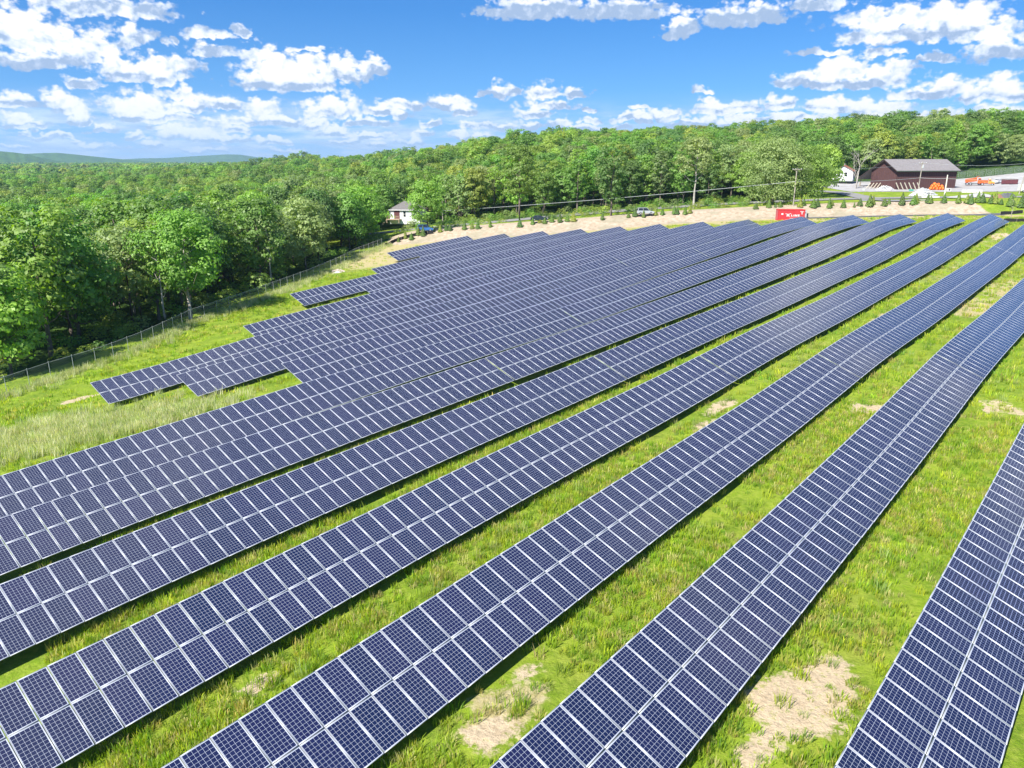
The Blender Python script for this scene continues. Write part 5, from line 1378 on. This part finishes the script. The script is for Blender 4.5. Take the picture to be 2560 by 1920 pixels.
ridge([(200, 404), (312, 398), (347, 396), (412, 395), (477, 391), (520, 388.5), (564, 386), (600, 386.5), (629, 391), (660, 396), (720, 404), (800, 410)], 9200, 1000)
def haze():
    m = bpy.data.materials.new('haze_air'); m.use_nodes = True; nt = NT(m.node_tree); nt.N.remove(nt.N['Principled BSDF'])
    v = nt.n('ShaderNodeVolumePrincipled'); v.inputs['Density'].default_value = HAZE; v.inputs['Color'].default_value = (.50, .74, 1.0, 1); v.inputs['Anisotropy'].default_value = .2
    nt.L.new(v.outputs[0], nt.N['Material Output'].inputs['Volume']); m.cycles.homogeneous_volume = True if hasattr(m.cycles, 'homogeneous_volume') else None
    o = MB().box((0, 0, 62), (27000, 27000, 300)).build('haze', m); tag(o, 'pale summer haze over the far hills', 'haze', kind='stuff')
    o.display_type = 'WIRE'
HAZE = 8e-5
haze()

# ------------------------------------------------------------------ grass
def tuft_mesh(seed, n, hgt, spread, wd, lean=.5):
    g = np.random.default_rng(seed); a = g.uniform(0, 6.283, n); r = spread*np.sqrt(g.uniform(0, 1, n))
    B = np.stack([np.cos(a)*r, np.sin(a)*r, np.full(n, -.03)], -1)
    L = hgt*g.uniform(.5, 1.15, n); b2 = a + g.normal(size=n)*.9; ln = L*lean*g.uniform(.15, 1, n)
    M = B + np.stack([np.cos(b2)*ln*.35, np.sin(b2)*ln*.35, L*.6], -1); T = B + np.stack([np.cos(b2)*ln, np.sin(b2)*ln, L*g.uniform(.8, 1, n)], -1)
    c = g.uniform(0, 6.283, n); S = np.stack([np.cos(c), np.sin(c), 0*c], -1)*wd*g.uniform(.6, 1.3, n)[:, None]
    V = np.stack([B - S*.5, B + S*.5, M + S*.45, M - S*.45, T], 1).reshape(-1, 3); i = np.arange(n)*5
    me = mesh_np('tuft', V, np.stack([i, i + 1, i + 2, i + 3], -1), np.stack([i + 3, i + 2, i + 4], -1))
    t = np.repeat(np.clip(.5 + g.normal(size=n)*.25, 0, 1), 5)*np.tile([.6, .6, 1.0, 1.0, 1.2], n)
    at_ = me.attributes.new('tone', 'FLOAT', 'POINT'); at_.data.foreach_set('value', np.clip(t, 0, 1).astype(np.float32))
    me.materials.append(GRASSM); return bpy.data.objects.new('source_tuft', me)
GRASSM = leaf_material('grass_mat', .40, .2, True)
TINTS.update({'g1': (.27, .42, .022), 'g2': (.37, .48, .035), 'g3': (.44, .42, .11), 'g4': (.18, .33, .018), 'g5': (.50, .48, .20), 'p1': (.62, .63, .45), 'p2': (.54, .57, .36), 'p3': (.38, .48, .17), 'y1': (.50, .42, .02)})
def in_table(U_, V_, m=0.0):
    out = np.zeros(U_.shape, bool)
    for j, segs in SEGS.items():
        for a, b in segs: out |= (U_ > a - m) & (U_ < b + m) & (V_ > VM[j] - 1.75 - m) & (V_ < VM[j] + 1.45 + m)
    return out
def meadow(n, r0, r1, clear=0.0):
    a = rng.uniform(R(-36), R(36), n); r = np.sqrt(rng.uniform(r0*r0, r1*r1, n)); x, y = r*np.sin(a), r*np.cos(a)
    U_, V_ = x*UX + y*UY, x*VX + y*VY; d = poly_dist(x, y)
    k = (d < 2.5) & ~in_table(U_, V_, clear) & (berm_s(x, y) < -5) & ((np.hypot((x + 30)*.9, (y - 185)*.6) > 15) | (rng.uniform(0, 1, n) < .12))
    bare = np.zeros(x.shape)
    for px, py, rx, ry in PALE:
        q = at(px, py); dx, dy = x - q.x, y - q.y; uu, vv = dx*UX + dy*UY, dx*VX + dy*VY
        bare = np.maximum(bare, np.exp(-((uu/rx)**2 + (vv/ry)**2)))
    k &= rng.uniform(0, 1, n) > bare*1.15
    nz = np.sin(x*.31 + 2*np.sin(y*.17)) + np.sin(y*.43 + 1.7*np.sin(x*.23)) + np.sin((x + y)*.9)*.6
    k &= rng.uniform(0, 1, n) < .55 + .25*nz
    return x[k], y[k]
def put_grass(name, xs, ys, srcs, s0, s1, label, tints, dz=0.0):
    P = np.stack([xs, ys, H(xs, ys) + dz], -1)
    return scatter(name, P, srcs, s0, s1, label, 'grass', tints)
T1 = [tuft_mesh(s, 22, .40, .22, .030) for s in (1, 2, 3)]
T2 = [tuft_mesh(s, 16, .50, .45, .065) for s in (4, 5)]
T3 = [tuft_mesh(s, 26, .95, .40, .035, .35) for s in (6, 7)]
xs, ys = meadow(46000, 17, 62)
put_grass('grass', xs, ys, T1, .55, 1.25, 'short bright green grass between the near panel rows', ['g1', 'g1', 'g2', 'g2', 'g3', 'g4', 'g5'])
xs, ys = meadow(60000, 58, 215)
put_grass('far_grass', xs, ys, T2, .5, 1.15, 'yellow green grass between the far panel rows and along the fence', ['g1', 'g2', 'g2', 'g3', 'g4', 'g1'])
# tall silvery grass: the patch at the left and the strip at the foot of the fence
sx = []; sy = []
for px, py, n_, sp in [(60, 1085, 260, 3.2), (190, 1075, 330, 3.2), (330, 1062, 300, 3.0), (450, 1045, 220, 2.6), (120, 1110, 200, 3.0), (20, 1120, 160, 2.6), (250, 1095, 180, 2.4)]:
    q = at(px, py); u_ = rng.normal(size=n_)*sp*1.2; v_ = rng.normal(size=n_)*sp*.55
    sx.append(q.x + u_*UX + v_*VX); sy.append(q.y + u_*UY + v_*VY)
for (x0, y0), (x1, y1) in zip(FENCE[:-1], FENCE[1:]):
    L_ = math.hypot(x1 - x0, y1 - y0); m_ = int(L_*9); t_ = rng.uniform(0, 1, m_); o_ = np.abs(rng.normal(size=m_))*1.5 - .2
    nx, ny = (y1 - y0)/L_, -(x1 - x0)/L_
    sx.append(x0 + (x1 - x0)*t_ + nx*o_); sy.append(y0 + (y1 - y0)*t_ + ny*o_)
sx, sy = np.concatenate(sx), np.concatenate(sy); kk = ~in_table(sx*UX + sy*UY, sx*VX + sy*VY, .6); sx, sy = sx[kk], sy[kk]
put_grass('tall_grass', sx, sy, T3, .5, 1.15, 'tall silvery seeding grass at the left and along the wire fence', ['p1', 'p2', 'p2', 'p3', 'p3'])
# weeds in the shade along the low edges of the rows
wx = []; wy = []
for j, segs in SEGS.items():
    if j > 6: continue
    for a, b in segs:
        m_ = int((b - a)*(2.2 if a < 70 else .9)); u_ = rng.uniform(a, b, m_); v_ = VM[j] + rng.uniform(2.5, 3.9, m_)
        wx.append(u_*UX + v_*VX); wy.append(u_*UY + v_*VY)
put_grass('weeds', np.concatenate(wx), np.concatenate(wy), T3 + T1, .35, .85, 'taller weeds along the shaded low edges of the panel rows', ['g1', 'g2', 'g4', 'p3', 'g2'])
